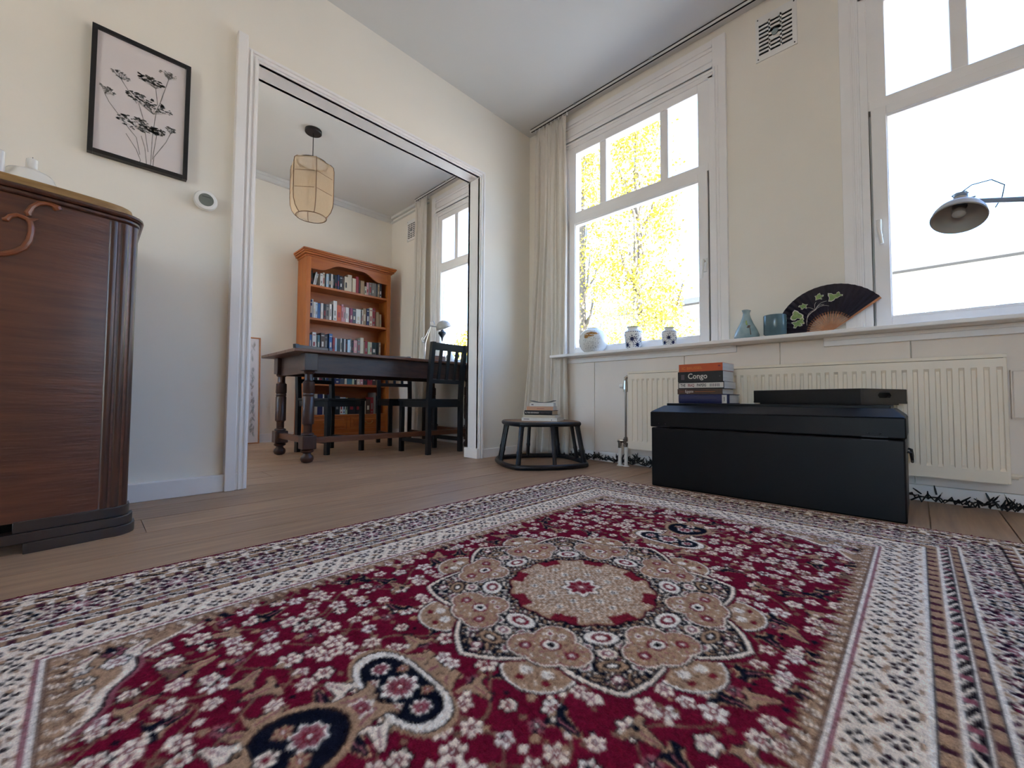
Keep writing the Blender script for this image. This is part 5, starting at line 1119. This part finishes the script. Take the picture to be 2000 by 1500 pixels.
# ================================================================== CHAIRS
def chair(label, loc, rz, group='black wooden chairs at the study table', src=None):
    if src:
        r = src.copy(); COL.objects.link(r); r.location = loc; r.rotation_euler = (0, 0, rz); r['label'] = label
        for ch in src.children:
            c = ch.copy(); COL.objects.link(c); c.parent = r
        return r
    t = thing('dining_chair', label, 'chair', loc, rz, group)                # seat faces +y
    W, D, LG = 0.365, 0.40, 0.034
    for s in (-1, 1):
        x = s * (W / 2 - LG / 2); yb, yf = -D / 2 + LG / 2, D / 2 - LG / 2
        q = MB(); h = LG / 2
        sec = [(0.0, yb), (0.44, yb), (0.62, yb - 0.012), (0.90, yb - 0.050)]
        for (za, ya), (zb, yc) in zip(sec, sec[1:]): q.hexa([(x - h, ya - h, za), (x + h, ya - h, za), (x + h, ya + h, za), (x - h, ya + h, za)], [(x - h, yc - h, zb), (x + h, yc - h, zb), (x + h, yc + h, zb), (x - h, yc + h, zb)])
        q.build('back_leg', BLACKW, t)
        xf = s * (W / 2 + 0.008 - LG / 2); q = MB(); q.box(xf - h, xf + h, yf - h, yf + h, 0, 0.425); q.build('front_leg', BLACKW, t, bevel=0.002)
        q = MB(); q.beam((x, yb, 0.405), (xf, yf, 0.405), 0.020, 0.055); q.build('seat_rail', BLACKW, t)
        q = MB(); q.beam((x, yb, 0.105), (xf, yf, 0.105), 0.018, 0.034); q.build('stretcher', BLACKW, t)
    q = MB(); q.box(-W / 2 + .02, W / 2 - .02, D / 2 - .03, D / 2 - .01, 0.378, 0.432); q.box(-W / 2 + .02, W / 2 - .02, -D / 2 + .008, -D / 2 + .028, 0.378, 0.432); q.build('seat_rail', BLACKW, t)
    q = MB(); q.prism([(-W / 2, -D / 2 + 0.035, 0.425), (W / 2, -D / 2 + 0.035, 0.425), (W / 2 + .012, D / 2 + .012, 0.425), (-W / 2 - .012, D / 2 + .012, 0.425)], (0, 0, 0.020)); q.build('seat', BLACKW, t, bevel=0.004)
    q = MB(); q.beam((-W / 2 + .02, -D / 2 + .017 - .048, 0.868), (W / 2 - .02, -D / 2 + .017 - .048, 0.868), 0.020, 0.058); q.build('top_rail', BLACKW, t, bevel=0.002)
    q = MB(); q.beam((-W / 2 + .02, -D / 2 + .017 - .010, 0.588), (W / 2 - .02, -D / 2 + .017 - .010, 0.588), 0.020, 0.034); q.build('lower_rail', BLACKW, t, bevel=0.002)
    for x in (-0.082, 0.0, 0.082):
        q = MB(); q.hexa([(x - .012, -D / 2 + .017 - .018, .600), (x + .012, -D / 2 + .017 - .018, .600), (x + .012, -D / 2 + .017 - .002, .600), (x - .012, -D / 2 + .017 - .002, .600)], [(x - .012, -D / 2 + .017 - .056, .845), (x + .012, -D / 2 + .017 - .056, .845), (x + .012, -D / 2 + .017 - .040, .845), (x - .012, -D / 2 + .017 - .040, .845)]); q.build('slat', BLACKW, t)
    return t
c0 = chair('black slatted dining chair nearest the doorway with its back to the viewer', (-0.578, 0.630, 0), math.radians(2))
chair('black dining chair on the far side of the table beside the curtain', (-0.430, 1.375, 0), math.radians(170), src=c0)
chair('black dining chair on the far side of the table before the bookcase drawers', (-1.205, 1.200, 0), math.radians(197), src=c0)

# ================================================================== PENDANT LAMP
def pendant():
    x, y = -1.362, 1.300
    t = thing('pendant_lamp', 'gauze lantern pendant lamp on a bamboo frame hanging from the study ceiling', 'lamp', (x, y, 1.98)); b = 1.98
    q = MB(); q.lathe([(0.066, CZ - b), (0.066, CZ - b - 0.022), (0.062, CZ - b - 0.026), (0.0, CZ - b - 0.026)], (0, 0, 0), 32); q.build('ceiling_rose', BLACKM, t, smooth=True)
    q = MB(); q.tube([(0, 0, CZ - b - 0.02), (0, 0, 0.345)], 0.0035, 8); q.build('cord', BLACKM, t)
    q = MB(); q.tube([(0, 0, 0.36), (0, 0, 0.355), (0, 0, 0.285), (0, 0, 0.27)], [0.012, 0.022, 0.022, 0.016], 14); q.build('lamp_holder', CHROME, t, smooth=True)
    q = MB(); q.lathe([(0.0, 0.165), (0.022, 0.17), (0.034, 0.195), (0.034, 0.22), (0.020, 0.255), (0.014, 0.27)], (0, 0, 0), 16); q.build('bulb', GLASS, t, smooth=True)
    # rib outline (r, z): straight sides with rounded top and bottom shoulders
    rib = [(0.118, 0.470), (0.150, 0.462), (0.172, 0.440), (0.178, 0.405), (0.178, 0.16), (0.174, 0.10), (0.158, 0.050), (0.135, 0.018), (0.118, 0.004)]
    nrib = 6
    for k in range(nrib):
        a = 2 * PI * k / nrib + 0.35; q = MB(); q.tube([(r_ * math.cos(a), r_ * math.sin(a), z) for r_, z in rib], 0.0032, 6); q.build('rib', WIREM, t, smooth=True)
    def R(a, r_):                                      # flat panels between ribs, pulled slightly in
        k = ((a - 0.35) % (2 * PI / nrib)) - PI / nrib; return r_ * math.cos(PI / nrib) / math.cos(k)
    n = 48; q = MB(); q.grid([[(R(2 * PI * i / n + .35, r_) * math.cos(2 * PI * i / n + .35), R(2 * PI * i / n + .35, r_) * math.sin(2 * PI * i / n + .35), z) for i in range(n + 1)] for r_, z in rib]); q.build('gauze', GAUZE, t, smooth=True, ang=20)
    for nm, r_, z, wr, m_ in (('top_ring', 0.118, 0.470, 0.006, BLACKM), ('bottom_ring', 0.118, 0.004, 0.0035, WIREM)):
        q = MB(); q.tube([(r_ * math.cos(a), r_ * math.sin(a), z) for a in np.linspace(0, 2 * PI, 33)[:-1]], wr, 6, closed=True); q.build(nm, m_, t, smooth=True)
    for z in (0.33, 0.19):
        q = MB(); q.tube([(R(a, 0.177) * math.cos(a), R(a, 0.177) * math.sin(a), z) for a in np.linspace(0, 2 * PI, 49)[:-1]], 0.0022, 6, closed=True); q.build('hoop', WIREM, t, smooth=True)
    q = MB()
    for a in (0.35, 0.35 + 2 * PI / 3, 0.35 + 4 * PI / 3): q.tube([(0.118 * math.cos(a), 0.118 * math.sin(a), 0.468), (0.02 * math.cos(a), 0.02 * math.sin(a), 0.36)], 0.0025, 6)
    q.build('carrier', WIREM, t)
pendant()

# ================================================================== ON AND AROUND THE TABLE
def desk_lamp():
    x, y, z = -0.40, 1.02, 0.778; t = thing('desk_lamp', 'small pale metal desk lamp with a dome shade on the table by the study window', 'lamp', (x, y, z))
    q = MB(); q.lathe([(0.075, 0), (0.075, 0.012), (0.06, 0.018), (0.015, 0.022)], (0, 0, 0), 28); q.build('base', WHITEP, t, smooth=True)
    q = MB(); q.tube([(0.0, 0, 0.02), (0.010, -0.002, 0.20)], 0.007, 8); q.build('lower_arm', STEEL, t, smooth=True)
    q = MB(); q.tube([(0.010, -0.002, 0.20), (0.034, -0.014, 0.30), (0.055, -0.022, 0.375)], 0.006, 8); q.tube([(-0.012, 0.0, 0.24), (0.012, -0.006, 0.275), (0.05, -0.020, 0.372)], 0.0035, 8); q.build('upper_arm', STEEL, t, smooth=True)
    q = MB(); q.tube([(0.008, -0.002, 0.20), (-0.02, 0.004, 0.215), (-0.028, 0.006, 0.245), (-0.014, 0.003, 0.262)], 0.0028, 6); q.tube([(0.050, -0.020, 0.37), (0.052, -0.024, 0.415), (0.078, -0.036, 0.420), (0.090, -0.040, 0.388)], 0.0028, 6); q.tube([(0.055, -0.022, 0.375), (0.105, -0.045, 0.372)], 0.006, 8); q.build('joint', STEEL, t, smooth=True)
    c = Vector((0.175, -0.075, 0.360)); ax = Vector((0.35, -0.15, -0.92)).normalized(); rot = ax.to_track_quat('-Z', 'Y').to_matrix()
    q = MB(); pr = [(0.076, 0.0), (0.077, 0.004), (0.072, 0.028), (0.058, 0.052), (0.036, 0.068), (0.012, 0.076), (0.0, 0.077)]; q.lathe(pr, (0, 0, 0), 30, cap=False); q.lathe([(r_ - .002 if r_ > .003 else r_, z - .002) for r_, z in pr][::-1], (0, 0, 0), 30, cap=False); q.v = [tuple(rot @ Vector(p) + c) for p in q.v]; q.build('shade', GREYLAMP, t, smooth=True, fix=False)
desk_lamp()
t = thing('hanging_ornament', 'small dark turned ornament hanging in the study window beside the desk lamp', 'ornament', (-0.035, 1.235, 1.05))
q = MB(); q.lathe([(0.0, 0.0), (0.006, 0.015), (0.012, 0.045), (0.030, 0.072), (0.042, 0.088), (0.040, 0.104), (0.022, 0.114), (0.012, 0.128), (0.004, 0.140)], (0, 0, 0), 20); q.build('bob', BLACKM, t, smooth=True)
q = MB(); q.tube([(0, 0, 0.138), (0.0, 0, 0.40), (0.028, 0, 0.72)], 0.0012, 5); q.build('thread', CABLE, t)
t = thing('wooden_box', 'small brown wooden box on the table behind the black chair back', 'box', (-0.235, 1.02, 0.778)); q = MB(); q.box(-0.07, 0.07, -0.05, 0.05, 0, 0.075); q.build('body', TOPW, t, bevel=0.003); q = MB(); q.box(-0.072, 0.072, -0.052, 0.052, 0.076, 0.088); q.build('lid', TOPW, t, bevel=0.003)
t = thing('jug', 'white ceramic jug on the table seen between the chair slats', 'jug', (-0.200, 0.88, 0.778), PI); q = MB(); q.lathe([(0.030, 0), (0.042, 0.02), (0.046, 0.05), (0.036, 0.085), (0.024, 0.105), (0.024, 0.125), (0.030, 0.138), (0.026, 0.137), (0.02, 0.12)], (0, 0, 0), 24); q.build('body', CERW, t, smooth=True, ang=60)
q = MB(); q.tube([(0.026, 0, 0.125), (0.055, 0, 0.115), (0.060, 0, 0.08), (0.044, 0, 0.055)], 0.005, 8); q.build('handle', CERW, t, smooth=True)
t = thing('potted_plant', 'little green potted plant on the table seen between the chair slats', 'plant', (-0.115, 0.88, 0.778)); q = MB(); q.lathe([(0.028, 0), (0.036, 0.055), (0.033, 0.056), (0.03, 0.045), (0, 0.045)], (0, 0, 0), 20); q.build('pot', CERW, t, smooth=True)
r = random.Random(5)
for k in range(13):
    a = r.uniform(0, 2 * PI); L = r.uniform(.05, .085); l = r.uniform(.2, .6); q = MB(); P0 = Vector((0, 0, .045)); P2 = Vector((math.cos(a) * L * l, math.sin(a) * L * l, .045 + L)); d = (P2 - P0).normalized(); s = d.cross(Vector((0, 0, 1))).normalized() * .011; m_ = P0.lerp(P2, .6)
    q.add([P0, m_ - s, P2, m_ + s, m_ + d.cross(s).normalized() * .003], [(0, 1, 4), (1, 2, 4), (2, 3, 4), (3, 0, 4)]); q.build('leaf', SOIL, t)
t = thing('storage_tin', 'grey green tin on the table by the right chair post', 'tin', (-0.040, 0.84, 0.778)); q = MB(); q.lathe([(0.040, 0), (0.040, 0.085), (0.042, 0.086), (0.042, 0.100), (0.0, 0.101)], (0, 0, 0), 24); q.build('body', mat('tin_green', '#8d9a86', 0.4), t, smooth=True, ang=40); q = MB(); q.lathe([(0.0425, 0.086), (0.0435, 0.088), (0.0425, 0.0895)], (0, 0, 0), 24, cap=False); q.build('lid_rim', STEEL, t)
# leaning print
t = thing('leaning_print', 'tall narrow framed print of feathers leaning on the study wall behind the door jamb', 'picture', (-1.640, 2.285, 0.0)); t.rotation_euler = (-0.05, 0, 0)
for x0, x1, z0, z1 in ((-0.19, -0.178, 0, 1.045), (0.178, 0.19, 0, 1.045), (-0.178, 0.178, 0, 0.012), (-0.178, 0.178, 1.033, 1.045)):
    q = MB(); q.box(x0, x1, -0.012, 0.008, z0, z1); q.build('frame_side', BAMBOO, t)
q = MB(); q.box(-0.18, 0.18, -0.004, 0.004, 0.010, 1.035); q.build('sheet', PAPER, t)
r = random.Random(9)
for m_, nm in ((INKD, 'dark_feathers'), (mat('brown_ink', '#8a6a52', 0.7), 'brown_feathers'), (mat('green_ink', '#6f8378', 0.7), 'green_feathers')):
    q = MB()
    for i in range(20):
        cx, cz = (0.125 if r.random() < .6 else r.uniform(-.15, .1)) + r.uniform(-.015, .015), r.uniform(.05, .98); tl = r.uniform(-.5, .5); L = r.uniform(.02, .05)
        for j in range(9):
            s = (j / 8 - .5) * 2; x, z = cx + s * L * math.sin(tl), cz + s * L * math.cos(tl); ww = .012 * (1 - s * s) + .002
            q.add([(x - ww, -0.0045, z + .004), (x, -0.0045, z - .003), (x + ww, -0.0045, z + .004), (x, -0.0045, z)], [(0, 1, 2, 3)])
    s = q.build(nm, m_, t, fix=False); s['kind'] = 'stuff'
